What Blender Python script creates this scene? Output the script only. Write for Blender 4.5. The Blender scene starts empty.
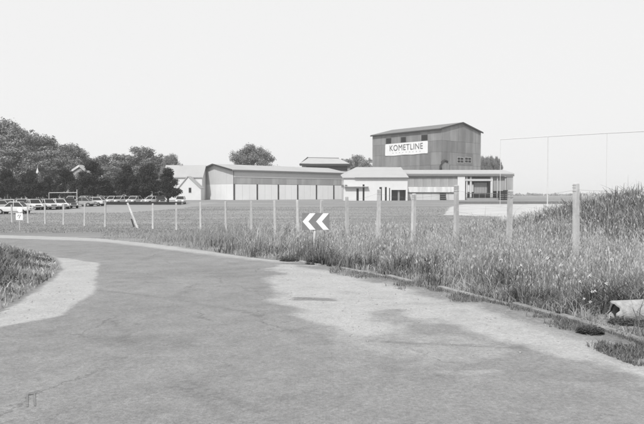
import bpy, bmesh, math, random
import numpy as np
from mathutils import Vector, Matrix

C = bpy.data.collections.new('scene'); bpy.context.scene.collection.children.link(C)
S = bpy.context.scene
R = math.radians
rng = np.random.default_rng(7)
random.seed(7)

# ------------------------------------------------------------ camera, sky, sun, exposure
CAMZ = 1.6
F = 626.0                                    # focal length in pixels of the 644 px wide photograph
PITCH = math.atan(17.0 / F)
cam = bpy.data.cameras.new('camera'); cam.lens = 35.0; cam.sensor_width = 36.0
cam.clip_start = 0.05; cam.clip_end = 9000
cam_o = bpy.data.objects.new('camera', cam); C.objects.link(cam_o)
cam_o.location = (0, 0, CAMZ); cam_o.rotation_euler = (R(90) - PITCH, 0, 0)
S.camera = cam_o

SUN_EL, SUN_AZ = R(46), R(198)               # azimuth clockwise from +Y (view direction)
W = bpy.data.worlds.new('World'); S.world = W; W.use_nodes = True
nt = W.node_tree; nt.nodes.clear()
sky = nt.nodes.new('ShaderNodeTexSky'); sky.sky_type = 'NISHITA'; sky.sun_disc = False
sky.sun_elevation = SUN_EL; sky.sun_rotation = SUN_AZ; sky.dust_density = 4; sky.air_density = 1.2
bw = nt.nodes.new('ShaderNodeRGBToBW'); nt.links.new(sky.outputs[0], bw.inputs[0])
mx = nt.nodes.new('ShaderNodeMix'); mx.data_type = 'FLOAT'; mx.inputs[0].default_value = 0.93   # thin white cloud veil over the whole sky
mx.inputs[3].default_value = 6.45
nt.links.new(bw.outputs[0], mx.inputs[2])
bg = nt.nodes.new('ShaderNodeBackground'); bg.inputs[1].default_value = 0.10
nt.links.new(mx.outputs[0], bg.inputs[0])
wo = nt.nodes.new('ShaderNodeOutputWorld'); nt.links.new(bg.outputs[0], wo.inputs[0])

sl = bpy.data.lights.new('sun', 'SUN'); sl.energy = 2.6; sl.angle = R(2.0); sl.color = (1, 0.995, 0.985)
so = bpy.data.objects.new('sun', sl); C.objects.link(so); so.location = (20, -20, 60)
d = Vector((math.sin(SUN_AZ) * math.cos(SUN_EL), math.cos(SUN_AZ) * math.cos(SUN_EL), math.sin(SUN_EL)))
so.rotation_euler = d.to_track_quat('Z', 'Y').to_euler()
S.view_settings.view_transform = 'Standard'; S.view_settings.look = 'None'
S.view_settings.exposure = 0.52; S.view_settings.gamma = 1.0; S.view_settings.use_curve_mapping = False
S.render.engine = 'CYCLES'
S.cycles.max_bounces = 6; S.cycles.volume_bounces = 1; S.cycles.transparent_max_bounces = 8

# ------------------------------------------------------------ terrain
_TY = np.array([-50, 0, 8, 15, 22, 30, 38, 46, 55, 65, 75, 88, 100, 115, 150, 250, 600, 6000.])
_TZ = np.array([0, 0, -.07, -.2, -.34, -.52, -.72, -.88, -.95, -.82, -.6, -.34, -.14, .06, .4, .55, .5, .2])
def sstep(a, b, v): 
    t = np.clip((v - a) / (b - a), 0, 1); return t * t * (3 - 2 * t)
def tz(x, y):
    x = np.asarray(x, float); y = np.asarray(y, float)
    z = (np.interp(y - 1.2, _TY, _TZ) + np.interp(y, _TY, _TZ) + np.interp(y + 1.2, _TY, _TZ)) / 3
    crest = np.interp(x, [5.2, 7.4, 9.4, 10.6, 12.3, 20, 60], [0, .30, .78, 1.42, 1.68, 2.2, 2.4])
    prof = np.where(y < 24, np.exp(-.5 * ((y - 24) / 4.2) ** 2), np.exp(-.5 * ((y - 24) / 6.5) ** 2))
    z = z + crest * prof
    # camber dip and lumps off the road are added per class below
    return z
def ray(px, py):
    cx, cy = (px - 322.0) / F, -(py - 212.0) / F
    c, s = math.cos(PITCH), math.sin(PITCH)
    return np.array([cx, c + cy * s, -s + cy * c])           # world direction
def P(px, py, Y):                                           # world point seen at a pixel at distance Y
    r = ray(px, py); k = Y / r[1]
    return Vector((r[0] * k, Y, CAMZ + r[2] * k))
def G(px, py):                                              # world point of the ground seen at a pixel
    r = ray(px, py); y = np.geomspace(2, 900, 4000)
    k = y / r[1]; zz = CAMZ + r[2] * k; g = tz(r[0] * k, y)
    i = int(np.argmax(zz < g))
    return np.array([r[0] * k[i], y[i]])
def gz(x, y): return float(tz(x, y))
def inpoly(x, y, poly):
    ins = np.zeros(x.shape, bool); n = len(poly)
    for i in range(n):
        x0, y0 = poly[i]; x1, y1 = poly[(i + 1) % n]
        c = ((y0 > y) != (y1 > y))
        with np.errstate(divide='ignore', invalid='ignore'):
            xi = (x1 - x0) * (y - y0) / (y1 - y0 + 1e-12) + x0
        ins ^= c & (x < xi)
    return ins
def dline(x, y, pts):                                       # distance to a polyline
    dd = np.full(x.shape, 1e9)
    for (x0, y0), (x1, y1) in zip(pts[:-1], pts[1:]):
        vx, vy = x1 - x0, y1 - y0; L = vx * vx + vy * vy + 1e-12
        t = np.clip(((x - x0) * vx + (y - y0) * vy) / L, 0, 1)
        dd = np.minimum(dd, np.hypot(x - x0 - t * vx, y - y0 - t * vy))
    return dd
def vnoise(x, y, s, seed=0):                                # cheap value noise
    x = x / s + 37.3 * seed; y = y / s + 11.7 * seed
    xi = np.floor(x).astype(np.int64); yi = np.floor(y).astype(np.int64)
    fx = x - xi; fy = y - yi; fx = fx * fx * (3 - 2 * fx); fy = fy * fy * (3 - 2 * fy)
    def h(a, b):
        n = (a * 374761393 + b * 668265263 + seed * 974711) & 0x7fffffff
        n = ((n ^ (n >> 13)) * 1274126177) & 0x7fffffff
        return ((n ^ (n >> 16)) & 0xffff) / 65535.0
    return (h(xi, yi) * (1 - fx) + h(xi + 1, yi) * fx) * (1 - fy) + (h(xi, yi + 1) * (1 - fx) + h(xi + 1, yi + 1) * fx) * fy
def fbm(x, y, s, seed=0):
    return .5 * vnoise(x, y, s, seed) + .28 * vnoise(x, y, s / 2.1, seed + 1) + .14 * vnoise(x, y, s / 4.3, seed + 2) + .08 * vnoise(x, y, s / 8.9, seed + 3)

kerb_px = [(300, 262.5), (340, 268.5), (380, 275.5), (430, 287), (470, 296), (510, 305), (560, 318), (600, 328.5), (644, 343)]
KERB = [G(*p) for p in kerb_px]
# carried on out of frame, behind the camera
e = KERB[-1] - KERB[-2]; e = e / np.hypot(*e)
KERB += [KERB[-1] + e * 1.5, KERB[-1] + e * 3 + np.array([.5, 0]), KERB[-1] + e * 6 + np.array([2, 0])]
FAR = [G(*p) for p in [(-120, 232.5), (-50, 233.5), (0, 235), (50, 236.3), (100, 238.5), (150, 243.5), (200, 250), (250, 257.5), (282, 261)]]
FAR.insert(0, np.array([-60., 45.]))
ROADP = [tuple(p) for p in FAR] + [tuple(p) for p in KERB] + [(40, -6), (40, -30), (-60, -30), (-60, 20)]
MOUND = [tuple(G(*p)) for p in [(-60, 249.5), (-10, 249), (25, 250), (45, 254), (57, 261), (62, 269), (52, 279), (36, 290), (18, 302), (0, 313), (-30, 326), (-80, 340)]] + [(-14, 6), (-30, 12), (-30, 24)]
YARD = [tuple(G(*p)) for p in [(444, 215), (450, 207), (464, 204.5), (592, 204), (604, 211), (560, 216), (500, 217)]]
CARPARK = [(-90, 70), (-24, 76), (-20, 88), (-20, 122), (-90, 122)]
YARD2 = [(-19, 132), (-19, 149), (60, 149), (60, 133), (20, 128)]

def axis(segs):
    out = [segs[0][0]]
    for a, b, s0, s1 in segs:
        v = a
        while v < b - 1e-6:
            t = (v - a) / (b - a); v += s0 + (s1 - s0) * t; out.append(min(v, b))
    return np.unique(np.round(out, 4))
xs = axis([(-3000, -200, 350, 60), (-200, -40, 12, 1.2), (-40, -14, 1.0, .16), (-14, -6, .14, .075), (-6, 9, .075, .075), (9, 16, .09, .3), (16, 60, .6, 2.5), (60, 200, 3, 15), (200, 3000, 60, 350)])
ys = axis([(-60, 0, 8, .6), (0, 4, .5, .08), (4, 12, .06, .07), (12, 24, .075, .12), (24, 40, .12, .2), (40, 75, .3, .8), (75, 150, 1, 2), (150, 400, 5, 20), (400, 6000, 40, 900)])
GX, GY = np.meshgrid(xs, ys)
GZ = tz(GX, GY)
isroad = inpoly(GX, GY, ROADP) & ~inpoly(GX, GY, MOUND)
droad = np.minimum(dline(GX, GY, [tuple(p) for p in FAR] + [tuple(p) for p in KERB]), dline(GX, GY, MOUND + [MOUND[0]]))
off = np.where(isroad, 0, 1) * sstep(0, .6, droad)
near = np.exp(-np.maximum(GY, 0) / 60.)
GZ = GZ + off * near * (0.11 * (fbm(GX, GY, 1.3, 5) - .5) + 0.05)
GZ = GZ + np.where(inpoly(GX, GY, MOUND), 1, 0) * .14 * sstep(0, 1.6, dline(GX, GY, MOUND + [MOUND[0]]))
# wear on the road: shallow undulation
GZ = GZ + np.where(isroad, 1, 0) * .012 * (fbm(GX, GY, 2.2, 9) - .5)

def pl(pts): return [tuple(G(*p)) for p in pts]
n1 = (fbm(GX, GY, .7, 21) - .5); n2 = (fbm(GX, GY, 2.0, 31) - .5)
def soft(poly, w, amp):                                     # 1 inside, ragged soft edge
    ins = inpoly(GX, GY, poly); dd = dline(GX, GY, poly + [poly[0]]); sd = np.where(ins, dd, -dd)
    return sstep(-w, w, sd + n1 * amp + n2 * amp * .6)
wY = np.clip(GY / 9., .5, 3)
pA = pl([(272, 268), (300, 262), (345, 269), (430, 288), (470, 297), (455, 312), (430, 322), (395, 331), (360, 332), (325, 325), (296, 314), (274, 301), (286, 290), (270, 280)])
pB = pl([(395, 284), (440, 291), (520, 309), (580, 327), (644, 349), (700, 368), (700, 392), (644, 377), (600, 366), (548, 352), (500, 337), (440, 318), (400, 305)])
pC = pl([(300, 316), (360, 332), (430, 333), (500, 347), (530, 352), (470, 358), (440, 354), (380, 352), (330, 336)])
pL = pl([(98, 263), (96, 283), (86, 297), (72, 308), (58, 316), (30, 321), (0, 327), (-60, 345), (-60, 333), (0, 312), (20, 302), (40, 290), (55, 279), (64, 269), (58, 261), (52, 256)])
pE = pl([(300, 265), (200, 254), (150, 247.5), (100, 241.5), (0, 238), (-60, 237), (-60, 233), (0, 235), (100, 238), (150, 243), (200, 249.5), (290, 261)])
dust = np.maximum.reduce([.95 * soft(pA, .35, .9), soft(pB, .28, .55), .42 * soft(pC, .35, 1.2), 1.0 * soft(pL, .12, .25), .9 * soft(pE, .5, .3)])
pD = pl([(362, 311), (398, 309), (425, 321), (398, 326), (372, 320)])           # bare dark patches within the gravel
pD2 = pl([(292, 297), (335, 298), (336, 301), (294, 300)])
pD3 = pl([(545, 355), (560, 352), (620, 366), (560, 362)])
dust = dust * (1 - .6 * soft(pD, .12, .5)) * (1 - .8 * soft(pD2, .06, .15)) 
dust = np.maximum(dust, .4 * soft(pl([(418, 369), (455, 371), (500, 369), (515, 373), (450, 376)]), .05, .2))
dust = np.clip(dust + .16 * (fbm(GX, GY, .45, 77) - .5), 0, 1)
worn = .22 * sstep(.52, .7, fbm(GX * .5, GY, 2.6, 41)) + .08 * sstep(.5, .75, fbm(GX, GY, .9, 44))
dust = np.maximum(dust, worn * (1 - sstep(30, 42, GY)))
# strip of dirt between shoulder and kerb
kd = dline(GX, GY, [tuple(p) for p in KERB])
dirt = (1 - sstep(.45, .85, kd + n1 * .7)) * np.where(GY < 17, 1, 0) * sstep(.25, .55, fbm(GX, GY, .5, 61) + .12)
# cracks
crack = np.zeros(GX.shape)
for pts, w in [([(108, 318), (125, 332), (140, 350), (152, 362), (165, 376), (185, 386), (205, 395), (222, 410), (230, 424)], .045),
               ([(196, 378), (215, 392), (240, 398), (262, 410)], .04), ([(370, 340), (420, 344), (480, 345), (520, 347)], .045),
               ([(265, 322), (300, 333), (330, 336)], .05), ([(100, 290), (180, 300), (270, 318)], .045),
               ([(520, 372), (560, 380), (600, 380), (644, 388)], .035), ([(30, 350), (90, 362), (130, 360)], .035)]:
    pts = pl(pts); dd = dline(GX + n1 * .25, GY + n1 * .25, pts)
    crack = np.maximum(crack, (1 - sstep(w * .4, w * 1.6, dd)) * sstep(.3, .6, fbm(GX, GY, 1.3, 71) + .1))
stain = sstep(.56, .75, fbm(GX, GY * .8, .55, 91)) * .7

# classes of cells
fx = (GX[:-1, :-1] + GX[1:, 1:]) / 2; fy = (GY[:-1, :-1] + GY[1:, 1:]) / 2
cls = np.zeros(fx.shape, int)
cls[inpoly(fx, fy, ROADP)] = 1
cls[inpoly(fx, fy, MOUND)] = 2
cls[inpoly(fx, fy, YARD)] = 3
cls[inpoly(fx, fy, CARPARK)] = 4
cls[inpoly(fx, fy, YARD2)] = 5

def new_mesh(name, verts, quads):
    me = bpy.data.meshes.new(name); v = np.ascontiguousarray(verts, np.float32); q = np.ascontiguousarray(quads, np.int32)
    me.vertices.add(len(v)); me.vertices.foreach_set('co', v.ravel())
    k = q.shape[1]
    me.loops.add(q.size); me.loops.foreach_set('vertex_index', q.ravel())
    me.polygons.add(len(q)); me.polygons.foreach_set('loop_start', np.arange(0, q.size, k, dtype=np.int32))
    me.polygons.foreach_set('loop_total', np.full(len(q), k, np.int32))
    me.update(calc_edges=True)
    return me

# ------------------------------------------------------------ materials (the photograph is black and white: every colour is a grey)
def mat(name, base, var=.15, scale=8.0, rough=.85, bump=0.0, bscale=40.0, stretch=None, spec=.25, objvar=0.0, metal=0.0, stain=None):
    m = bpy.data.materials.new(name); m.use_nodes = True; n = m.node_tree; n.nodes.clear(); L = n.links.new
    out = n.nodes.new('ShaderNodeOutputMaterial'); b = n.nodes.new('ShaderNodeBsdfPrincipled'); L(b.outputs[0], out.inputs[0])
    b.inputs['Roughness'].default_value = rough; b.inputs['Specular IOR Level'].default_value = spec; b.inputs['Metallic'].default_value = metal
    tc = n.nodes.new('ShaderNodeTexCoord'); mp = n.nodes.new('ShaderNodeMapping'); L(tc.outputs['Object'], mp.inputs[0])
    if stretch: mp.inputs['Scale'].default_value = stretch
    t = n.nodes.new('ShaderNodeTexNoise'); t.inputs['Scale'].default_value = scale; t.inputs['Detail'].default_value = 6; t.inputs['Roughness'].default_value = .65
    L(mp.outputs[0], t.inputs['Vector'])
    r = n.nodes.new('ShaderNodeMapRange'); L(t.outputs[0], r.inputs[0])
    r.inputs[1].default_value = .25; r.inputs[2].default_value = .75
    r.inputs[3].default_value = base * (1 - var); r.inputs[4].default_value = base * (1 + var)
    src = r.outputs[0]
    if objvar:
        oi = n.nodes.new('ShaderNodeObjectInfo'); r2 = n.nodes.new('ShaderNodeMapRange'); L(oi.outputs['Random'], r2.inputs[0])
        r2.inputs[3].default_value = 1 - objvar; r2.inputs[4].default_value = 1 + objvar
        mu = n.nodes.new('ShaderNodeMath'); mu.operation = 'MULTIPLY'; L(src, mu.inputs[0]); L(r2.outputs[0], mu.inputs[1]); src = mu.outputs[0]
    if stain:                                                # vertical dirt runs
        mp2 = n.nodes.new('ShaderNodeMapping'); L(tc.outputs['Object'], mp2.inputs[0]); mp2.inputs['Scale'].default_value = (1, 1, .12)
        t2 = n.nodes.new('ShaderNodeTexNoise'); t2.inputs['Scale'].default_value = stain; t2.inputs['Detail'].default_value = 5; L(mp2.outputs[0], t2.inputs['Vector'])
        r3 = n.nodes.new('ShaderNodeMapRange'); L(t2.outputs[0], r3.inputs[0]); r3.inputs[1].default_value = .42; r3.inputs[2].default_value = .62
        r3.inputs[3].default_value = .78; r3.inputs[4].default_value = 1.0
        mu = n.nodes.new('ShaderNodeMath'); mu.operation = 'MULTIPLY'; L(src, mu.inputs[0]); L(r3.outputs[0], mu.inputs[1]); src = mu.outputs[0]
    L(src, b.inputs['Base Color'])
    if bump:
        tb = n.nodes.new('ShaderNodeTexNoise'); tb.inputs['Scale'].default_value = bscale; tb.inputs['Detail'].default_value = 5; L(mp.outputs[0], tb.inputs['Vector'])
        bp = n.nodes.new('ShaderNodeBump'); bp.inputs['Strength'].default_value = bump; bp.inputs['Distance'].default_value = .02
        L(tb.outputs[0], bp.inputs['Height']); L(bp.outputs[0], b.inputs['Normal'])
    return m

def road_material():
    m = bpy.data.materials.new('worn_asphalt'); m.use_nodes = True; n = m.node_tree; n.nodes.clear(); L = n.links.new
    out = n.nodes.new('ShaderNodeOutputMaterial'); b = n.nodes.new('ShaderNodeBsdfPrincipled'); L(b.outputs[0], out.inputs[0])
    b.inputs['Roughness'].default_value = .82; b.inputs['Specular IOR Level'].default_value = .25
    tc = n.nodes.new('ShaderNodeTexCoord')
    def att(a):
        k = n.nodes.new('ShaderNodeAttribute'); k.attribute_name = a; return k.outputs['Fac']
    def noise(s, det=6, ro=.6):
        k = n.nodes.new('ShaderNodeTexNoise'); k.inputs['Scale'].default_value = s; k.inputs['Detail'].default_value = det; k.inputs['Roughness'].default_value = ro
        L(tc.outputs['Object'], k.inputs['Vector']); return k.outputs[0]
    def mr(src, a, b_, c, d_):
        k = n.nodes.new('ShaderNodeMapRange'); L(src, k.inputs[0])
        for i, v in enumerate((a, b_, c, d_)): k.inputs[i + 1].default_value = v
        return k.outputs[0]
    def op(o, a, c):
        k = n.nodes.new('ShaderNodeMath'); k.operation = o
        for i, v in enumerate((a, c)):
            if isinstance(v, (int, float)): k.inputs[i].default_value = v
            else: L(v, k.inputs[i])
        return k.outputs[0]
    def mixf(f, a, c):
        k = n.nodes.new('ShaderNodeMix'); k.data_type = 'FLOAT'; L(f, k.inputs[0])
        for i, v in ((2, a), (3, c)):
            if isinstance(v, (int, float)): k.inputs[i].default_value = v
            else: L(v, k.inputs[i])
        return k.outputs[0]
    big = mr(noise(.22, 4), .3, .7, .88, 1.12); mid = mr(noise(2.3), .3, .7, .88, 1.12); fine = op('MULTIPLY', mr(noise(120, 3, .8), .3, .7, .74, 1.26), mr(noise(28, 4, .8), .3, .7, .86, 1.14))
    asph = op('MULTIPLY', op('MULTIPLY', op('MULTIPLY', ASPHALT, big), mid), fine)
    grav = op('MULTIPLY', op('MULTIPLY', GRAVEL, mr(noise(1.7), .3, .7, .92, 1.08)), mr(noise(75, 4, .85), .3, .7, .76, 1.2))
    f = mr(op('ADD', mr(att('dust'), .08, .92, -.25, 1.25), mr(noise(5, 9, .8), .3, .7, -.34, .34)), 0.0, 1.0, 0, 1)
    c1 = mixf(f, asph, grav)
    c2 = mixf(op('MULTIPLY', att('dirt'), .75), c1, op('MULTIPLY', .15, mr(noise(18), .3, .7, .6, 1.5)))
    c3 = mixf(op('MULTIPLY', att('crack'), .42), c2, .10)
    vm = n.nodes.new('ShaderNodeMapping'); vn = n.nodes.new('ShaderNodeTexNoise'); vn.inputs['Scale'].default_value = 1.6; vn.inputs['Detail'].default_value = 8; vn.inputs['Roughness'].default_value = .7
    L(tc.outputs['Object'], vn.inputs['Vector'])
    va = n.nodes.new('ShaderNodeVectorMath'); va.operation = 'MULTIPLY_ADD'; L(vn.outputs['Color'], va.inputs[0]); va.inputs[1].default_value = (.9, .9, .0); L(tc.outputs['Object'], va.inputs[2])
    vo = n.nodes.new('ShaderNodeTexVoronoi'); vo.feature = 'DISTANCE_TO_EDGE'; vo.voronoi_dimensions = '2D'; vo.inputs['Scale'].default_value = .55; L(va.outputs[0], vo.inputs['Vector'])
    fine_cr = op('MULTIPLY', mr(vo.outputs['Distance'], .004, .014, 1, 0), mr(noise(.45, 3), .46, .58, 0, 1))
    vo2 = n.nodes.new('ShaderNodeTexVoronoi'); vo2.feature = 'DISTANCE_TO_EDGE'; vo2.voronoi_dimensions = '2D'; vo2.inputs['Scale'].default_value = 2.6; L(va.outputs[0], vo2.inputs['Vector'])
    craze = op('MULTIPLY', mr(vo2.outputs['Distance'], .01, .045, 1, 0), mr(noise(.8, 3), .56, .66, 0, .7))
    allcr = op('MULTIPLY', op('MAXIMUM', fine_cr, craze), mr(f, 0, .8, 1, .15))
    c3 = mixf(op('MULTIPLY', allcr, .55), c3, .085)
    # exposed aggregate: single pale and dark stones in the binder
    st = n.nodes.new('ShaderNodeTexVoronoi'); st.voronoi_dimensions = '2D'; st.inputs['Scale'].default_value = 42; L(tc.outputs['Object'], st.inputs['Vector'])
    sx = n.nodes.new('ShaderNodeSeparateColor'); L(st.outputs['Color'], sx.inputs[0])
    c3 = op('MULTIPLY', c3, op('ADD', 1.0, op('MULTIPLY', mr(sx.outputs[0], 0, 1, -.20, .20), mr(st.outputs['Distance'], .15, .55, 1, .3))))
    c3 = op('MULTIPLY', c3, mr(noise(11, 6, .75), .3, .7, .88, 1.12))
    c4 = op('MULTIPLY', c3, mr(att('stain'), 0, 1, 1.0, .84))
    L(c4, b.inputs['Base Color'])
    bp = n.nodes.new('ShaderNodeBump'); bp.inputs['Strength'].default_value = .5; bp.inputs['Distance'].default_value = .012
    L(op('ADD', noise(70, 3), op('MULTIPLY', noise(9, 4), 1.2)), bp.inputs['Height']); L(bp.outputs[0], b.inputs['Normal'])
    return m
ASPHALT, GRAVEL = .218, .37

def field_material(name, lo, hi, s1=(.05, .35, 1), extra=None):
    m = bpy.data.materials.new(name); m.use_nodes = True; n = m.node_tree; n.nodes.clear(); L = n.links.new
    out = n.nodes.new('ShaderNodeOutputMaterial'); b = n.nodes.new('ShaderNodeBsdfPrincipled'); L(b.outputs[0], out.inputs[0])
    b.inputs['Roughness'].default_value = .95; b.inputs['Specular IOR Level'].default_value = .1
    tc = n.nodes.new('ShaderNodeTexCoord'); mp = n.nodes.new('ShaderNodeMapping'); L(tc.outputs['Object'], mp.inputs[0]); mp.inputs['Scale'].default_value = s1
    t = n.nodes.new('ShaderNodeTexNoise'); t.inputs['Scale'].default_value = 1; t.inputs['Detail'].default_value = 7; t.inputs['Roughness'].default_value = .6; L(mp.outputs[0], t.inputs['Vector'])
    t2 = n.nodes.new('ShaderNodeTexNoise'); t2.inputs['Scale'].default_value = 6; t2.inputs['Detail'].default_value = 5; L(tc.outputs['Object'], t2.inputs['Vector'])
    a = n.nodes.new('ShaderNodeMath'); a.operation = 'MULTIPLY_ADD'; L(t2.outputs[0], a.inputs[0]); a.inputs[1].default_value = .35; L(t.outputs[0], a.inputs[2])
    r = n.nodes.new('ShaderNodeMapRange'); L(a.outputs[0], r.inputs[0]); r.inputs[1].default_value = .45; r.inputs[2].default_value = .9
    r.inputs[3].default_value = lo; r.inputs[4].default_value = hi
    L(r.outputs[0], b.inputs['Base Color'])
    bp = n.nodes.new('ShaderNodeBump'); bp.inputs['Strength'].default_value = .6; bp.inputs['Distance'].default_value = .05
    L(t2.outputs[0], bp.inputs['Height']); L(bp.outputs[0], b.inputs['Normal'])
    return m

def leaf_material(name, lo, hi, scale=1.2, objvar=.12, trans=.0):
    m = bpy.data.materials.new(name); m.use_nodes = True; n = m.node_tree; n.nodes.clear(); L = n.links.new
    out = n.nodes.new('ShaderNodeOutputMaterial'); b = n.nodes.new('ShaderNodeBsdfPrincipled')
    b.inputs['Roughness'].default_value = .75; b.inputs['Specular IOR Level'].default_value = .15
    g = n.nodes.new('ShaderNodeNewGeometry'); tc = n.nodes.new('ShaderNodeTexCoord')
    t = n.nodes.new('ShaderNodeTexNoise'); t.inputs['Scale'].default_value = scale; t.inputs['Detail'].default_value = 3; L(tc.outputs['Object'], t.inputs['Vector'])
    a = n.nodes.new('ShaderNodeMath'); a.operation = 'MULTIPLY_ADD'; L(g.outputs['Random Per Island'], a.inputs[0]); a.inputs[1].default_value = .55; L(t.outputs[0], a.inputs[2])
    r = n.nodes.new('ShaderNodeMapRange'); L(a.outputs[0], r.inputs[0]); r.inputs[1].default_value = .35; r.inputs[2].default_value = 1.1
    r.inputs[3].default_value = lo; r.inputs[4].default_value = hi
    oi = n.nodes.new('ShaderNodeObjectInfo'); r2 = n.nodes.new('ShaderNodeMapRange'); L(oi.outputs['Random'], r2.inputs[0]); r2.inputs[3].default_value = 1 - objvar; r2.inputs[4].default_value = 1 + objvar
    mu = n.nodes.new('ShaderNodeMath'); mu.operation = 'MULTIPLY'; L(r.outputs[0], mu.inputs[0]); L(r2.outputs[0], mu.inputs[1])
    L(mu.outputs[0], b.inputs['Base Color'])
    if trans:
        tr = n.nodes.new('ShaderNodeBsdfTranslucent'); L(mu.outputs[0], tr.inputs[0]); ms = n.nodes.new('ShaderNodeMixShader'); ms.inputs[0].default_value = trans
        L(b.outputs[0], ms.inputs[1]); L(tr.outputs[0], ms.inputs[2]); L(ms.outputs[0], out.inputs[0])
    else: L(b.outputs[0], out.inputs[0])
    return m

M = dict(
    road=road_material(),
    field=field_material('dry_meadow', .17, .30, (.035, .28, 1)),
    soil=field_material('mown_verge', .16, .27, (.3, .6, 1)),
    yard=mat('pale_concrete_yard', .44, .22, .35, .9),
    carpark=mat('pale_gravel_yard', .27, .12, .8, .9),
    kerb=mat('kerb_concrete', .25, .35, 9, .9, .5, 60, objvar=.14),
    post=mat('weathered_concrete_post', .56, .16, 7, .9, .3, 60, objvar=.1, stain=6),
    wire=mat('galvanised_wire', .30, .1, 8, .5, metal=.6),
    white=mat('white_render', .60, .05, .7, .8),
    white2=mat('white_paint', .66, .08, 1, .6, stain=1.2),
    hallwall=mat('light_cladding', .70, .04, .5, .7, objvar=.02),
    hallgable=mat('light_gable_cladding', .50, .05, .4, .7, objvar=.03),
    hallband=mat('grey_wall_band', .35, .06, .5, .7, stain=.7),
    roof=mat('grey_sheet_roof', .37, .07, .4, .6, objvar=.04, stretch=(1, .2, 1)),
    roofdark=mat('dark_roof_edge', .045, .1, 3, .6),
    roof2=mat('light_sheet_roof', .40, .06, .4, .6, objvar=.03),
    tower=mat('grey_tower_cladding', .245, .1, .35, .75, objvar=.15, stain=.6),
    towerlt=mat('pale_tower_cladding', .30, .07, .4, .75, objvar=.05, stain=.8),
    glass=mat('dark_window_glass', .022, .2, 2, .35, spec=.3),
    frame=mat('painted_steel_frame', .45, .1, 4, .6),
    greypanel=mat('grey_door_sheet', .27, .1, .8, .6),
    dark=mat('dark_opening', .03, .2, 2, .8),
    midgrey=mat('mid_grey_steel', .16, .15, 3, .6),
    signpanel=mat('sign_panel_enamel', .20, .12, 6, .5),
    signwhite=mat('sign_white_enamel', .80, .04, 6, .45),
    bark=mat('bark', .085, .35, 6, .95, .6, 14, stretch=(1, 1, .25)),
    tyre=mat('tyre_rubber', .025, .1, 6, .8),
    chrome=mat('chrome_trim', .6, .05, 6, .25, metal=.8),
    carwhite=mat('white_car_paint', .58, .03, 2, .3, spec=.5),
    cargrey=mat('grey_car_paint', .30, .04, 2, .3, spec=.5),
    cardark=mat('dark_car_paint', .06, .05, 2, .25, spec=.5),
    carpale=mat('cream_car_paint', .50, .04, 2, .3, spec=.5),
    print=mat('banner_print', .11, .25, 9, .7),
    banner=mat('banner_cloth', .72, .04, 1.5, .7),
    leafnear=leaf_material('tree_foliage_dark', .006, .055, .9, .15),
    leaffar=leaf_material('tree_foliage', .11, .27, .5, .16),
    grasstall=leaf_material('tall_grass_blades', .10, .55, .9, 0, .25),
    grassmeadow=leaf_material('meadow_grass_blades', .25, .34, .12, 0, .2),
    grassdark=leaf_material('green_weed_leaves', .07, .24, 1.0, 0, .2),
    seed=leaf_material('pale_seed_heads', .30, .62, 2, 0, .2),
    weed=leaf_material('broad_weed_leaves', .03, .16, 5, .1, .1),
    petal=mat('white_petals', .75, .05, 9, .7),
    signpost=mat('pale_sign_post', .62, .08, 5, .6),
    gantry=mat('pale_pipe_paint', .52, .05, 2, .6),
    tower_roof=mat('tower_roof_sheet', .17, .08, .5, .7),
)

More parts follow.
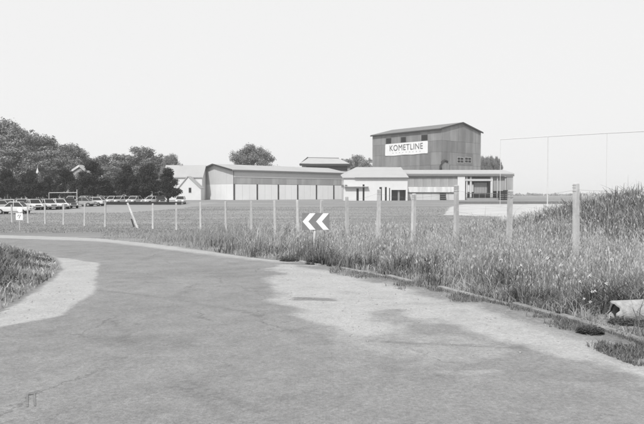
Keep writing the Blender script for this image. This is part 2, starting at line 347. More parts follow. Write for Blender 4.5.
# ------------------------------------------------------------ object helpers
def tag(o, label=None, cat=None, group=None, kind=None):
    if label: o['label'] = label
    if cat: o['category'] = cat
    if group: o['group'] = group
    if kind: o['kind'] = kind
    return o
def thing(name, label, cat, loc, rz=0, group=None, scale=1):
    o = bpy.data.objects.new(name, None); C.objects.link(o); o.location = loc; o.rotation_euler = (0, 0, rz)
    o.scale = (scale, scale, scale) if isinstance(scale, (int, float)) else scale
    o.empty_display_size = .3
    return tag(o, label, cat, group)
class MB:
    def __init__(s): s.v = []; s.f = []
    def add(s, vs, fs):
        n = len(s.v); s.v += [tuple(v) for v in vs]; s.f += [tuple(i + n for i in f) for f in fs]; return s
    def box(s, x0, x1, y0, y1, z0, z1):
        return s.add([(x0, y0, z0), (x1, y0, z0), (x1, y1, z0), (x0, y1, z0), (x0, y0, z1), (x1, y0, z1), (x1, y1, z1), (x0, y1, z1)],
                     [(3, 2, 1, 0), (4, 5, 6, 7), (0, 1, 5, 4), (1, 2, 6, 5), (2, 3, 7, 6), (3, 0, 4, 7)])
    def prism(s, poly, axis_, a, b):                        # poly in the two other axes, extruded along axis_
        def mk(p, t): return {'x': (t, p[0], p[1]), 'y': (p[0], t, p[1]), 'z': (p[0], p[1], t)}[axis_]
        n = len(poly); vs = [mk(p, a) for p in poly] + [mk(p, b) for p in poly]
        fs = [tuple(range(n - 1, -1, -1)), tuple(range(n, 2 * n))] + [(i, (i + 1) % n, n + (i + 1) % n, n + i) for i in range(n)]
        return s.add(vs, fs)
    def tube(s, pts, rads, k=8, cap=True):
        pts = [Vector(p) for p in pts]; rings = []
        if isinstance(rads, (int, float)): rads = [rads] * len(pts)
        for i, p in enumerate(pts):
            t = (pts[min(i + 1, len(pts) - 1)] - pts[max(i - 1, 0)]).normalized()
            u = t.cross(Vector((0, 0, 1)) if abs(t.z) < .9 else Vector((1, 0, 0))).normalized(); w = t.cross(u)
            rings.append([p + (u * math.cos(2 * math.pi * j / k) + w * math.sin(2 * math.pi * j / k)) * rads[i] for j in range(k)])
        vs = [v for r in rings for v in r]; fs = []
        for i in range(len(pts) - 1):
            for j in range(k): fs.append((i * k + j, i * k + (j + 1) % k, (i + 1) * k + (j + 1) % k, (i + 1) * k + j))
        if cap: fs += [tuple(range(k - 1, -1, -1)), tuple((len(pts) - 1) * k + j for j in range(k))]
        return s.add(vs, fs)
    def build(s, name, m, parent=None, smooth=False, bevel=0, loc=None):
        me = bpy.data.meshes.new(name); me.from_pydata(s.v, [], s.f)
        bm = bmesh.new(); bm.from_mesh(me); bmesh.ops.recalc_face_normals(bm, faces=bm.faces)
        if bevel: bmesh.ops.bevel(bm, geom=bm.edges[:], offset=bevel, segments=1, affect='EDGES')
        bm.to_mesh(me); bm.free()
        if smooth: me.polygons.foreach_set('use_smooth', [True] * len(me.polygons))
        me.materials.append(m)
        o = bpy.data.objects.new(name, me); C.objects.link(o)
        if parent: o.parent = parent
        if loc: o.location = loc
        return o
def link_mesh(name, me, m, parent=None):
    if not me.materials: me.materials.append(m)
    o = bpy.data.objects.new(name, me); C.objects.link(o)
    if parent: o.parent = parent
    return o
def kids(o): return [c for c in list(C.objects) if c.parent == o]
def copy_tree(o, parent=None, tree=None):
    if tree is None:
        tree = {}
        for c in C.objects:
            if c.parent: tree.setdefault(c.parent, []).append(c)
    c = o.copy(); C.objects.link(c); c.parent = parent
    for ch in tree.get(o, []): copy_tree(ch, c, tree)
    return c

# ------------------------------------------------------------ the ground, split by what lies on it (shared edges, no overlap)
allv = np.stack([GX, GY, GZ], -1).reshape(-1, 3)
nx = GX.shape[1]; ii, jj = np.indices(cls.shape); q0 = ii * nx + jj
quads = np.stack([q0, q0 + 1, q0 + nx + 1, q0 + nx], -1)
for k, name, m in [(0, 'ground', 'field'), (1, 'road', 'road'), (2, 'grass_mound', 'soil'), (3, 'concrete_yard', 'yard'), (4, 'car_park_ground', 'carpark'), (5, 'factory_yard', 'field')]:
    q = quads[cls == k]
    used, inv = np.unique(q.ravel(), return_inverse=True)
    me = new_mesh(name, allv[used], inv.reshape(-1, 4))
    me.polygons.foreach_set('use_smooth', [True] * len(me.polygons))
    if k == 1:
        for an, arr in (('dust', dust), ('dirt', dirt), ('crack', crack), ('stain', stain)):
            a = me.attributes.new(an, 'FLOAT', 'POINT'); a.data.foreach_set('value', arr.ravel()[used].astype(np.float32))
    tag(link_mesh(name, me, M[m]), kind='structure')

# painted remains of a small mark on the asphalt, lower left
b = MB(); c0 = G(31, 400); ang_ = math.atan2(-c0[0], c0[1])
for (x0, x1, y0, y1) in [(-.034, -.02, -.18, .18), (.02, .034, -.18, .18), (-.02, .02, .15, .18)]:
    for k_ in range(6):
        q_ = []
        for (u, v) in ((x0, 0), (x1, 0), (x1, 1), (x0, 1)):
            w_ = y0 + (y1 - y0) * (k_ + v) / 6; X_ = c0[0] + u * math.cos(ang_) - w_ * math.sin(ang_); Y_ = c0[1] + u * math.sin(ang_) + w_ * math.cos(ang_)
            q_.append((X_, Y_, gz(X_, Y_) + .012 * (float(fbm(np.array(X_), np.array(Y_), 2.2, 9)) - .5) + .005))
        b.add(q_, [(0, 1, 2, 3)])
tag(b.build('road_marking', mat('old_marking_paint', .185, .3, 30)), kind='structure')

# kerb: single stones with open joints
kb = bpy.data.objects.new('kerb', None); C.objects.link(kb); tag(kb, kind='structure')
kp = [Vector((p[0], p[1], 0)) for p in KERB]
path = []
for a, b_ in zip(kp[:-1], kp[1:]):
    n = max(1, int((b_ - a).length / .1))
    for i in range(n): path.append(a.lerp(b_, i / n))
acc = 0; start = path[0]; last = path[0]
for p in path[1:]:
    acc += (p - last).length; last = p
    if acc >= 1.0:
        dv = (p - start); ang = math.atan2(dv.y, dv.x); mid = (p + start) / 2; L_ = dv.length - .025
        if mid.y < 19.5 and random.random() > .14:
            mb = MB().box(-L_ / 2, L_ / 2, -.05, .055, -.15, .055 + random.uniform(-.012, .012))
            o = mb.build('kerb_stone', M['kerb'], kb, bevel=.014)
            o.location = (mid.x, mid.y, gz(mid.x, mid.y) + random.uniform(-.01, .008)); o.rotation_euler = (random.uniform(-.05, .05), random.uniform(-.012, .012), ang + random.uniform(-.02, .02))
        start = p; acc = 0

# ------------------------------------------------------------ wire fence on concrete posts
fpx = [577, 509, 456.5, 413, 378, 347, 321, 298, 275, 251, 226, 200.5, 176, 152.5, 128.5, 105, 84, 63, 45, 28, 12, -5]
fY = [15, 17.2, 19.4, 21.7, 23.9, 26.1, 28.3, 30.4, 32.5, 34.8, 37.2, 39.8, 42, 44.2, 46.3, 48.4, 50.2, 52, 53.6, 55.2, 56.6, 58]
ftop = [183, 190, 185, 193.5, 189, 196.5, 200, 200, 200.5, 201, 201.5, 202, 203, 203.5, 204, 203.5, 203.5, 203.5, 204, 204.3, 204.6, 205]
fence = thing('wire_fence', 'wire fence on square concrete posts running round the bend behind roadside grass', 'fence', (0, 30, gz(0, 30)))
fo = Vector(fence.location); tops = []
seq = [(760, 10.6, 176), (660, 12.8, 180)] + list(zip(fpx, fY, ftop))
for i, (px, Y, ty) in enumerate(seq):
    t = P(px, ty, Y); z0 = gz(t.x, Y) - .3; w = .062
    lean = random.uniform(-.025, .025)
    if px == 128.5: lean = 0
    mb = MB(); h = t.z - z0
    mb.add([(-w, -w, 0), (w, -w, 0), (w, w, 0), (-w, w, 0), (-w * .85 + lean * h, -w * .85, h - .02), (w * .85 + lean * h, -w * .85, h - .02), (w * .85 + lean * h, w * .85, h - .02), (-w * .85 + lean * h, w * .85, h - .02),
            (-w * .6 + lean * h, -w * .6, h), (w * .6 + lean * h, -w * .6, h), (w * .6 + lean * h, w * .6, h), (-w * .6 + lean * h, w * .6, h)],
           [(3, 2, 1, 0), (0, 1, 5, 4), (1, 2, 6, 5), (2, 3, 7, 6), (3, 0, 4, 7), (4, 5, 9, 8), (5, 6, 10, 9), (6, 7, 11, 10), (7, 4, 8, 11), (8, 9, 10, 11)])
    if px != 128.5:
        o = mb.build('concrete_post', M['post'], fence); o.location = Vector((t.x, Y, z0)) - fo; o.rotation_euler[2] = random.uniform(-.2, .2) + (.5 if px > 300 else .1)
    else:                                                    # the slumped post with its dark raking strut
        a = P(127.5, 203, Y) - fo; b2 = P(138.5, 231, Y - .4) - fo
        MB().tube([b2, a], [.1, .085], 4).build('leaning_concrete_post', M['post'], fence)['label'] = 'pale concrete post that has slumped over to the left'
        MB().tube([P(134, 227, Y - .6) - fo, P(131.5, 219, Y - .5) - fo], .05, 6).build('dark_strut', M['roofdark'], fence)
    tops.append((Vector((t.x, Y, t.z)), gz(t.x, Y)))
    if i < 7:                                                # wire bindings round the heads of the nearer posts
        for dz in (.06, .12, .20):
            mb = MB(); q = w * .93
            mb.tube([(-q, -q, 0), (q, -q, .004), (q, q, 0), (-q, q, .004), (-q, -q, 0)], .004, 4, False)
            o = mb.build('wire_binding', M['wire'], fence); o.location = Vector((t.x + lean * h, Y, t.z - dz)) - fo; o.rotation_euler[2] = .5
for fr in (.06, .36, .66):
    mb = MB(); pts = []
    for (t, g), (t2, g2) in zip(tops[:-1], tops[1:]):
        for s in (0, .25, .5, .75):
            a = t.lerp(t2, s); gg = g + (g2 - g) * s; top = t.z - .04 + (t2.z - t.z) * s
            pts.append(Vector((a.x, a.y, top - (top - gg) * fr - .05 * math.sin(s * math.pi))) - fo)
    mb.tube(pts, .0022, 4).build('fence_wire', M['wire'], fence)

# ------------------------------------------------------------ chevron sign at the bend
Y = 20.3; base = P(313.5, 252, Y)
sg = thing('chevron_sign', 'low bend sign with two white chevrons pointing left on a leaning post', 'road sign', (base.x, Y, gz(base.x, Y)))
so_ = Vector(sg.location)
pp = [P(302, 213, Y), P(329.5, 213, Y), P(329.5, 230, Y), P(302, 230, Y)]
ctr = sum(pp, Vector()) / 4 - so_; wd = (pp[1].x - pp[0].x) / 2; ht = (pp[0].z - pp[2].z) / 2
b = MB(); r_ = .03; poly = []
for cx, cz, a0 in ((wd - r_, ht - r_, 0), (-wd + r_, ht - r_, 90), (-wd + r_, -ht + r_, 180), (wd - r_, -ht + r_, 270)):
    for k in range(4): a = R(a0 + k * 30); poly.append((cx + r_ * math.cos(a), cz + r_ * math.sin(a)))
b.prism(poly, 'y', -.012, .012); panel = b.build('sign_panel', M['signpanel'], sg, loc=ctr)
for k in (0, 1):
    x0 = -wd + .02 + k * (wd * .98); s = ht * .97; th = wd * .42
    poly = [(x0, 0), (x0 + wd * .52, s), (x0 + wd * .52 + th, s), (x0 + th, 0), (x0 + wd * .52 + th, -s), (x0 + wd * .52, -s)]
    b = MB(); b.add([(p[0], y_, p[1]) for y_ in (-.018, -.0125) for p in poly], [(0, 1, 2, 3), (0, 3, 4, 5), (6, 9, 8, 7), (6, 11, 10, 9), (0, 6, 7, 1), (1, 7, 8, 2), (2, 8, 9, 3), (3, 9, 10, 4), (4, 10, 11, 5), (5, 11, 6, 0)])
    b.build('chevron', M['signwhite'], panel)
MB().tube([P(313, 252, Y + .05) - so_ - Vector((0, 0, .3)), P(315, 229, Y + .05) - so_, P(315.6, 216, Y + .05) - so_], .045, 10).build('sign_post', M['signpost'], sg, smooth=True)
for zz in (.3, -.45):
    MB().box(-.10, .10, .013, .03, -.02, .02).build('bracket', M['midgrey'], panel, loc=(0.0, 0, ht * zz))

# small square sign at the far verge, left
Y = 41; base = P(19.3, 232.5, Y)
sg = thing('road_marker', 'small square white marker board with dark emblem beyond the far road edge', 'road sign', (base.x, Y, gz(base.x, Y)))
so_ = Vector(sg.location)
a, c_ = P(16, 213.2, Y) - so_, P(23, 220, Y) - so_
pn = MB().box(a.x, c_.x, -.015, .015, c_.z, a.z).build('sign_panel', M['signwhite'], sg, bevel=.006)
mx_, mz_ = (a.x + c_.x) / 2, (a.z + c_.z) / 2
b = MB(); b.prism([(mx_ - .05, mz_ - .13), (mx_ - .01, mz_ - .13), (mx_ + .11, mz_ + .12), (mx_ + .05, mz_ + .12)], 'y', -.021, -.0155); b.build('emblem', M['midgrey'], pn)
b = MB(); b.prism([(mx_ - .14, mz_ + .02), (mx_ - .02, mz_ + .15), (mx_ + .0, mz_ + .11), (mx_ - .1, mz_ + .0)], 'y', -.021, -.0155); b.build('emblem', M['midgrey'], pn)
hd = P(20, 209.7, Y) - so_
MB().tube([(mx_, .03, -.3), (mx_, .03, hd.z - .1)], .028, 8).build('sign_post', M['frame'], sg)
b = MB(); b.tube([(hd.x, -.02, hd.z), (hd.x, .02, hd.z)], .17, 16); b.build('round_plate', M['signwhite'], sg)

# ------------------------------------------------------------ concrete pipe lying in the weeds, right edge
Y = 8.25
pc = P(611.5, 312, Y); pb = thing('concrete_pipe', 'short broken pale concrete pipe lying on its side among weeds by the kerb', 'pipe', (pc.x, Y, gz(pc.x, Y)), rz=R(14))
k = 20; ro, ri, L_ = .135, .105, 1.6; zc = pc.z - gz(pc.x, Y)
vs = []; fs = []
for i, (x, ra) in enumerate([(0, ri), (0, ro), (.02, ro + .004), (L_, ro), (L_, ri), (.03, ri - .002)]):
    for j in range(k):
        a = 2 * math.pi * j / k; jag = .035 * math.sin(3 * a) + .02 * math.sin(7 * a + 1) + .01 * math.sin(13 * a) if x < .05 else 0
        vs.append((x + jag + .05 * abs(math.cos(a / 2)), ra * math.cos(a), zc + ra * math.sin(a) * 1.08))
for i in range(5):
    for j in range(k): fs.append((i * k + j, i * k + (j + 1) % k, (i + 1) * k + (j + 1) % k, (i + 1) * k + j))
MB().add(vs, fs).build('pipe_wall', mat('bleached_concrete', .34, .35, 12, .9, .5, 50), pb, smooth=True)

# ------------------------------------------------------------ buildings
def wall_run(parent, name, m, n, x0, x1, y, z0, z1, t=.12, gap=.05):
    """row of wall panels along local x at depth y"""
    w = (x1 - x0) / n
    me = None
    for i in range(n):
        if me is None:
            o = MB().box(gap / 2, w - gap / 2, 0, t, 0, z1 - z0).build(name, m, parent); me = o.data
        else: o = link_mesh(name, me, m, parent)
        o.location = (x0 + i * w, y, z0)

# long low hall
cz = P(233, 200, 150); gh = .35
hall = thing('factory_hall', 'long low pale factory hall with gable end left and dark vertical bay lines', 'building', (cz.x, 150, gh), rz=R(40))
HL, HW, EH, RH = 37.0, 16.6, 7.35, 8.9
MB().prism([(0.3, -.6), (HW - .3, -.6), (HW - .3, EH - .15), (HW / 2, RH - .2), (.3, EH - .15)], 'x', .3, HL - .1).build('core_wall', M['hallband'], hall)
# gable end (local x = 0), built as an upper and a lower course of sheets
nG = 6; wG = HW / nG
for i in range(nG):
    ya, yb = i * wG + .02, (i + 1) * wG - .02
    MB().box(-.02, .16, ya, yb, -.4, 3.9).build('gable_panel', M['white'] if False else M['hallwall'], hall)
    za = EH + (RH - EH) * (1 - abs(ya - HW / 2) / (HW / 2)); zb = EH + (RH - EH) * (1 - abs(yb - HW / 2) / (HW / 2))
    MB().prism([(ya, 3.93), (yb, 3.93), (yb, zb - .1), (ya, za - .1)], 'x', 0, .16).build('gable_panel', M['hallgable'], hall)
# long side: lower pale course in bays, upper grey band
bays = [.35, 7.0, 13.4, 19.6, 25.9, 32.0, HL - .3]
for i, (a, b_) in enumerate(zip(bays[:-1], bays[1:])):
    n = 3; w = (b_ - a - .5) / n
    for j in range(n):
        MB().box(a + .3 + j * w, a + .3 + (j + 1) * w - .05, -.06, .1, -.4, 3.85).build('wall_panel', M['hallwall'], hall)
    MB().box(a - .08, a + .08, -.16, .28, -.4, 3.9).build('bay_post', M['roofdark'], hall)
    MB().box(a + .14, a + .27, -.1, .1, -.4, 3.85).build('downpipe', M['white2'], hall)
    MB().box(a, b_ - .02, -.02, .28, 3.92, EH - .2).build('wall_band', M['hallband'], hall)
MB().box(.3, HL, -.10, .1, 5.5, 7.0).build('window_band', M['hallgable'], hall)
ov = .5
sl_ = (RH - EH) / (HW / 2)
nR = 12
for i in range(nR):
    a = -.6 + i * (HL + .8) / nR; b_ = a + (HL + .8) / nR - .03
    MB().prism([(-ov, EH - sl_ * ov), (HW / 2, RH), (HW / 2, RH + .09), (-ov, EH - sl_ * ov + .09)], 'x', a, b_).build('roof_sheet', M['roof'], hall)
MB().prism([(HW + ov, EH - sl_ * ov), (HW / 2 + .01, RH), (HW / 2 + .01, RH + .09), (HW + ov, EH - sl_ * ov + .09)], 'x', -.6, HL + .2).build('roof', M['roof'], hall)
MB().prism([(-ov - .1, EH - sl_ * ov - .25), (HW / 2, RH - .22), (HW + ov + .1, EH - sl_ * ov - .25), (HW + ov + .1, EH - sl_ * ov + .12), (HW / 2, RH + .14), (-ov - .1, EH - sl_ * ov + .12)], 'x', -.85, -.62).build('verge_board', M['roofdark'], hall)
MB().box(-.6, HL + .2, -ov - .28, -ov - .02, EH - sl_ * ov - .26, EH - sl_ * ov + .02).build('gutter', M['midgrey'], hall)

# monitor-roofed shed behind it
mn = thing('rear_shed', 'low grey shed roof with a dark window strip rising just above the long hall roof', 'building', (-6.6, 200, .4))
a = P(300, 165, 200) - Vector(mn.location); b_ = P(352, 165, 200) - Vector(mn.location); e1 = P(300, 163.5, 200).z - .4; rd = P(300, 157.6, 206).z - .4
MB().box(a.x + .6, b_.x - .6, .3, 13.7, -.5, e1 - .5).build('wall', M['hallband'], mn)
MB().box(a.x + 2, b_.x - 1.5, .1, .28, e1 - 2.2, e1 - .9).build('window_strip', M['glass'], mn)
MB().add([(a.x, -.3, e1), (b_.x, -.3, e1 - .4), (b_.x, 14.3, e1 - .4), (a.x, 14.3, e1), (a.x + 2.3, 7, rd), (b_.x - 4, 7, rd - .2)], [(0, 1, 5, 4), (2, 3, 4, 5), (3, 0, 4), (1, 2, 5)]).build('roof', M['roof2'], mn)
MB().box(a.x - .1, b_.x + .1, -.45, -.25, e1 - .75, e1 - .1).build('fascia', M['roofdark'], mn)
MB().tube([(a.x - .05, -.35, e1 - .3), (a.x + 2.3, 7, rd + .1)], .2, 6).build('verge_board', M['roofdark'], mn)
MB().tube([(a.x + 2.3, 7, rd + .06), (b_.x - 4, 7, rd - .1)], .13, 6).build('ridge_cap', M['midgrey'], mn)

# white office block, in front
wb = thing('white_office', 'white flat-fronted annex with narrow dark windows and a wide dark doorway at its right', 'building', (4.9, 142, .4))
WX = 14.5; WE = P(370, 177.3, 142).z - .4; WR = P(370, 167.2, 156).z - .4; dp = 13.6
ops = [(2.9, 3.45, 0, 2.7, 'narrow_door'), (4.3, 4.75, 0, 3.6, 'narrow_window'), (8.1, 8.7, 0, 3.0, 'narrow_window'), (9.35, 9.8, 0, 3.0, 'narrow_window'), (10.3, 10.55, 0, 2.8, 'narrow_window'), (10.85, 14.1, 0, 2.35, 'wide_doorway')]
x = 0; b = MB()
for (xa, xb, za, zb, nm) in ops:
    b.box(x, xa, 0, .3, -.6, WE); b.box(xa, xb, 0, .3, zb, WE); x = xb
b.box(x, WX, 0, .3, -.6, WE)
b.build('front_wall', M['white'], wb)
MB().box(.0, .3, .31, dp - .3, -.6, WE).build('side_wall', M['white'], wb)
MB().box(WX - .3, WX, .31, dp - .3, -.6, WE).build('side_wall', M['white'], wb)
MB().box(0, WX, dp - .29, dp, -.6, WE).build('rear_wall', M['white'], wb)
for (xa, xb, za, zb, nm) in ops:
    if nm != 'wide_doorway':
        f = MB(); f.box(xa + .002, xa + .06, .06, .2, -.1, zb - .002); f.box(xb - .06, xb - .002, .06, .2, -.1, zb - .002); f.box(xa + .06, xb - .06, .06, .2, zb - .06, zb - .002)
        fo_ = f.build(nm, M['midgrey'], wb); MB().box(xa + .065, xb - .065, .1, .14, -.1, zb - .065).build('pane', M['glass'], fo_)
    else:
        MB().box(xa + .01, xb - .01, 3.2, 3.4, -.3, zb).build('inner_wall', M['greypanel'], wb)
        MB().box(xa + 1.5, xa + 1.9, .5, .9, -.3, zb - .02).build('door_post', M['greypanel'], wb)
        MB().box(xa + .01, xb - .01, .32, 3.2, zb + .02, zb + .1).build('lintel', M['midgrey'], wb)
MB().add([(-.3, -.4, WE), (WX + .2, -.4, WE), (WX + .2, dp, WR), (3.6, dp, WR), (-.3, dp, WE + 1.0), (-.3, -.4, WE - .16), (WX + .2, -.4, WE - .16), (WX + .2, dp, WR - .16), (3.6, dp, WR - .16), (-.3, dp, WE + .84)],
         [(0, 1, 2, 3), (0, 3, 4), (5, 8, 7, 6), (5, 9, 8), (0, 5, 6, 1), (1, 6, 7, 2), (2, 7, 8, 3), (3, 8, 9, 4), (4, 9, 5, 0)]).build('roof', M['roof2'], wb)
MB().box(2.5, WX + .25, -.56, -.42, WE - .22, WE - .05).build('gutter', M['midgrey'], wb)
MB().box(.2, 5.6, -.9, -.05, 2.98, 3.12).build('canopy', M['hallband'], wb)
for x in (-.5, .3): MB().box(x, x + .5, -.35, -.1, 2.9, 3.5).build('wall_lamp', M['midgrey'], wb)

# right-hand low works building with open loading bay
rw = thing('loading_building', 'low flat works building with white band and open loading bay on the right', 'building', (19.9, 150, .4))
RX = 25.6; RE = P(450, 174.2, 150).z - .4; RT = P(450, 170.8, 158).z - .4
x12 = (457 - 322) / F * 150 - 19.9; x13 = (464.5 - 322) / F * 150 - 19.9
b = MB(); b.box(0, x12, 0, .3, -.6, RE); b.box(0, RX, 7.4, 7.7, -.6, RE); b.build('rear_wall', M['hallband'], rw)
wall_run(rw, 'wall_panel', M['hallband'], 6, .1, x12, -.12, 3.2, RE - .75, .1)
wall_run(rw, 'wall_panel', M['hallgable'], 6, .1, x12, -.12, -.4, 1.6, .1)
MB().box(-.05, x12 + .0, -.55, -.02, 1.85, 3.15).build('white_band', M['white2'], rw)
MB().box(x12 - .25, x12 - .02, -.75, -.56, 1.9, 3.3).build('band_end', M['roofdark'], rw)
MB().box(x12 + .01, x13, -.5, 7.3, -.5, RE - .5).build('white_pier', M['white'], rw)
MB().box(-.3, RX + .3, -.7, -.5, RE - .52, RE - .02).build('fascia', M['midgrey'], rw)
MB().add([(-.3, -.7, RE), (RX + .3, -.7, RE), (RX + .3, 8, RT), (-.3, 8, RT), (-.3, -.7, RE + .22), (RX + .3, -.7, RE + .22), (RX + .3, 8, RT + .22), (-.3, 8, RT + .22)],
         [(3, 2, 1, 0), (4, 5, 6, 7), (0, 1, 5, 4), (1, 2, 6, 5), (2, 3, 7, 6), (3, 0, 4, 7)]).build('roof', M['roof2'], rw)
def rxp(px): return (px - 322) / F * 150 - 19.9
def rzp(py): return P(322, py, 150).z - .4
bw_ = MB(); bw_.box(x13 + .01, RX - .2, 5.9, 6.1, -.5, RE - .6); bw_.build('bay_back_wall', M['hallgable'], rw)
f = MB(); fa, fb, fz, fz2 = rxp(474), rxp(489), rzp(193), rzp(181.5)
f.box(fa, fb, 1.0, 1.15, fz2 - .25, fz2); f.box(fa, fa + .25, 1.0, 1.15, fz, fz2 - .25); f.box(fb - .25, fb, 1.0, 1.15, fz, fz2 - .25); f.box(fa, fb, 1.0, 1.15, fz - .3, fz)
dr = f.build('door_frame', M['roofdark'], rw)
n = 5; w = (fb - fa - .5) / n
for i in range(n): MB().box(fa + .25 + i * w + .02, fa + .25 + (i + 1) * w - .02, 1.05, 1.12, fz + .0, fz2 - .26).build('door_leaf', M['greypanel'], dr)
for px, mm, ww in ((466.5, 'white2', .14), (470.5, 'hallgable', .2), (491.3, 'white2', .26), (497, 'frame', .1), (505, 'frame', .12), (509.5, 'midgrey', .2)):
    MB().box(rxp(px) - ww, rxp(px) + ww, -.2, .2, -.4, RE - .6).build('bay_column', M[mm], rw)
MB().box(rxp(493.5), rxp(508), .25, .4, rzp(191), RE - .6).build('bay_wall_sheet', M['hallband'], rw)
MB().box(rxp(465), rxp(491), -.3, -.1, rzp(181), rzp(179)).build('bay_beam', M['frame'], rw)
MB().box(rxp(468), rxp(474), .6, .75, rzp(192), rzp(184)).build('white_board', M['white2'], rw)
MB().box(rxp(505.8), RX + .1, -.45, 7.3, -.4, RE - .55).build('end_wall', M['hallband'], rw)
MB().box(x13 + .3, RX - .3, -1.2, -.6, -.4, rzp(198.0)).build('loading_dock', M['greypanel'], rw)
for px in (466, 472, 478, 484, 490, 496, 502): MB().box(rxp(px) - .05, rxp(px) + .05, -1.15, -1.05, rzp(198.0) + .001, rzp(193.6)).build('rail_post', M['midgrey'], rw)
MB().box(rxp(465), rxp(503), -1.16, -1.04, rzp(193.6), rzp(193.6) + .1).build('dock_rail', M['midgrey'], rw)
# stored goods by the bay
for i, (px, w, h, d_) in enumerate([(499.5, 1.2, 1.3, 'upright dark drum crate stacked at the right end of the loading bay'), (503.5, 1.0, 1.75, 'tall dark crate beside the end wall of the loading bay'), (442, 1.3, 1.1, 'dark crate standing under the white band left of the white pier')]):
    o = thing('crate', d_, 'crate', (19.9 + rxp(px), 148.3 if px > 450 else 148.9, .4 if px < 450 else .4))
    hh = rzp(198) + h if px > 450 else h
    z0 = 0
    MB().box(-w / 2, w / 2, -.4, .4, z0, h + .6).build('crate_box', M['dark'], o, bevel=.03)
    for zz in (.3, .75, 1.2): MB().box(-w / 2 - .03, w / 2 + .03, -.46, -.41, zz, zz + .12).build('batten', M['midgrey'], o)

# tall tower block
tb = thing('tower_block', 'tall grey sheet-clad factory block with a white banner and three small windows near its roof', 'building', (31.4, 165, .4), rz=math.atan2(11, 13))
TW, TL = 17.2, 25.6; TE = P(441, 128.2, 165).z - .4; TR = P(463, 122.8, 170.5).z - .4
MB().prism([(.1, -.6), (TW - .1, -.6), (TW - .1, TE - .15), (TW / 2, TR - .18), (.1, TE - .15)], 'y', .1, TL - .1).build('core_wall', M['tower'], tb)
rows = [2.0, 5.6, 9.2, 12.6, 15.6, TE]
nC = 7; wC = TL / nC
for r0, r1 in zip(rows[:-1], rows[1:]):                      # long face, local x = 0
    for j in range(nC):
        mm = M['tower']
        MB().box(-.05, .08, j * wC + .02, (j + 1) * wC - .02, r0 + .02, r1 - .02).build('cladding_panel', mm, tb)
nG = 5; wG = TW / nG
for k, (r0, r1) in enumerate(zip(rows[:-1], rows[1:])):      # gable face, local y = 0
    for j in range(nG):
        xa, xb = j * wG + .02, (j + 1) * wG - .02
        mm = M['towerlt'] if (k in (0, 1)) or (k == 4 and j < 2) or j == 4 else M['tower']
        if k < 4: MB().box(xa, xb, -.05, .08, r0 + .02, r1 - .02).build('cladding_panel', mm, tb)
        else:
            za = TE + (TR - TE) * (1 - abs(xa - TW / 2) / (TW / 2)); zb = TE + (TR - TE) * (1 - abs(xb - TW / 2) / (TW / 2))
            poly = [(xa, r0 + .02), (xb, r0 + .02), (xb, zb - .14)] + ([(TW / 2, TR - .14)] if xa < TW / 2 < xb else []) + [(xa, za - .14)]
            MB().prism(poly, 'y', -.05, .08).build('cladding_panel', mm, tb)
s2 = (TR - TE) / (TW / 2)
MB().prism([(-.5, TE - s2 * .5), (TW / 2, TR), (TW + .5, TE - s2 * .5), (TW + .5, TE - s2 * .5 + .14), (TW / 2, TR + .14), (-.5, TE - s2 * .5 + .14)], 'y', -.35, TL + .3).build('roof', M['tower_roof'], tb)
MB().prism([(-.55, TE - s2 * .5 - .22), (TW / 2, TR - .22), (TW + .55, TE - s2 * .5 - .22), (TW + .55, TE - s2 * .5 + .17), (TW / 2, TR + .17), (-.55, TE - s2 * .5 + .17)], 'y', -.5, -.36).build('verge_board', M['roofdark'], tb)
MB().box(-.72, -.52, -.3, TL + .3, TE - .4, TE - .12).build('gutter', M['roofdark'], tb)
# inverse: pixel to local position on a tower face
Tm = Matrix.Translation(tb.location) @ Matrix.Rotation(tb.rotation_euler[2], 4, 'Z'); Ti = Tm.inverted()
def on_plane(px, py, axis_):
    o_ = Ti @ Vector((0, 0, CAMZ)); d_ = (Ti.to_3x3() @ Vector(ray(px, py)))
    t = -o_[axis_] / d_[axis_]; return o_ + d_ * t
for (pa, pb_, ya, yb) in [(386, 391.6, 138.2, 144), (400.8, 406.4, 137, 142.6), (421.3, 428, 134.8, 140.8)]:
    a = on_plane(pa, ya, 0); b_ = on_plane(pb_, yb, 0); y0, y1 = sorted((a.y, b_.y)); z0, z1 = sorted((a.z, b_.z))
    f = MB(); f.box(-.10, -.06, y0, y1, z1 - .12, z1); f.box(-.10, -.06, y0, y1, z0, z0 + .12); f.box(-.10, -.06, y0, y0 + .12, z0 + .12, z1 - .12); f.box(-.10, -.06, y1 - .12, y1, z0 + .12, z1 - .12)
    fo_ = f.build('window', M['midgrey'], tb); MB().box(-.085, -.055, y0 + .12, y1 - .12, z0 + .12, z1 - .12).build('pane', M['glass'], fo_)
for (pa, pb_) in [(457, 463.3), (464.5, 471)]:
    a = on_plane(pa, 157, 1); b_ = on_plane(pb_, 163.3, 1); z0, z1 = b_.z, a.z
    f = MB(); f.box(a.x, b_.x, -.10, -.06, z1 - .12, z1); f.box(a.x, b_.x, -.10, -.06, z0, z0 + .12); f.box(a.x, a.x + .1, -.10, -.06, z0 + .12, z1 - .12); f.box(b_.x - .1, b_.x, -.10, -.06, z0 + .12, z1 - .12)
    mxx = (a.x + b_.x) / 2; f.box(mxx - .05, mxx + .05, -.10, -.06, z0 + .12, z1 - .12); f.box(a.x + .1, b_.x - .1, -.101, -.061, (z0 + z1) / 2 - .05, (z0 + z1) / 2 + .05)
    fo_ = f.build('window', M['frame'], tb); MB().box(a.x + .1, b_.x - .1, -.08, -.055, z0 + .12, z1 - .12).build('pane', M['glass'], fo_)
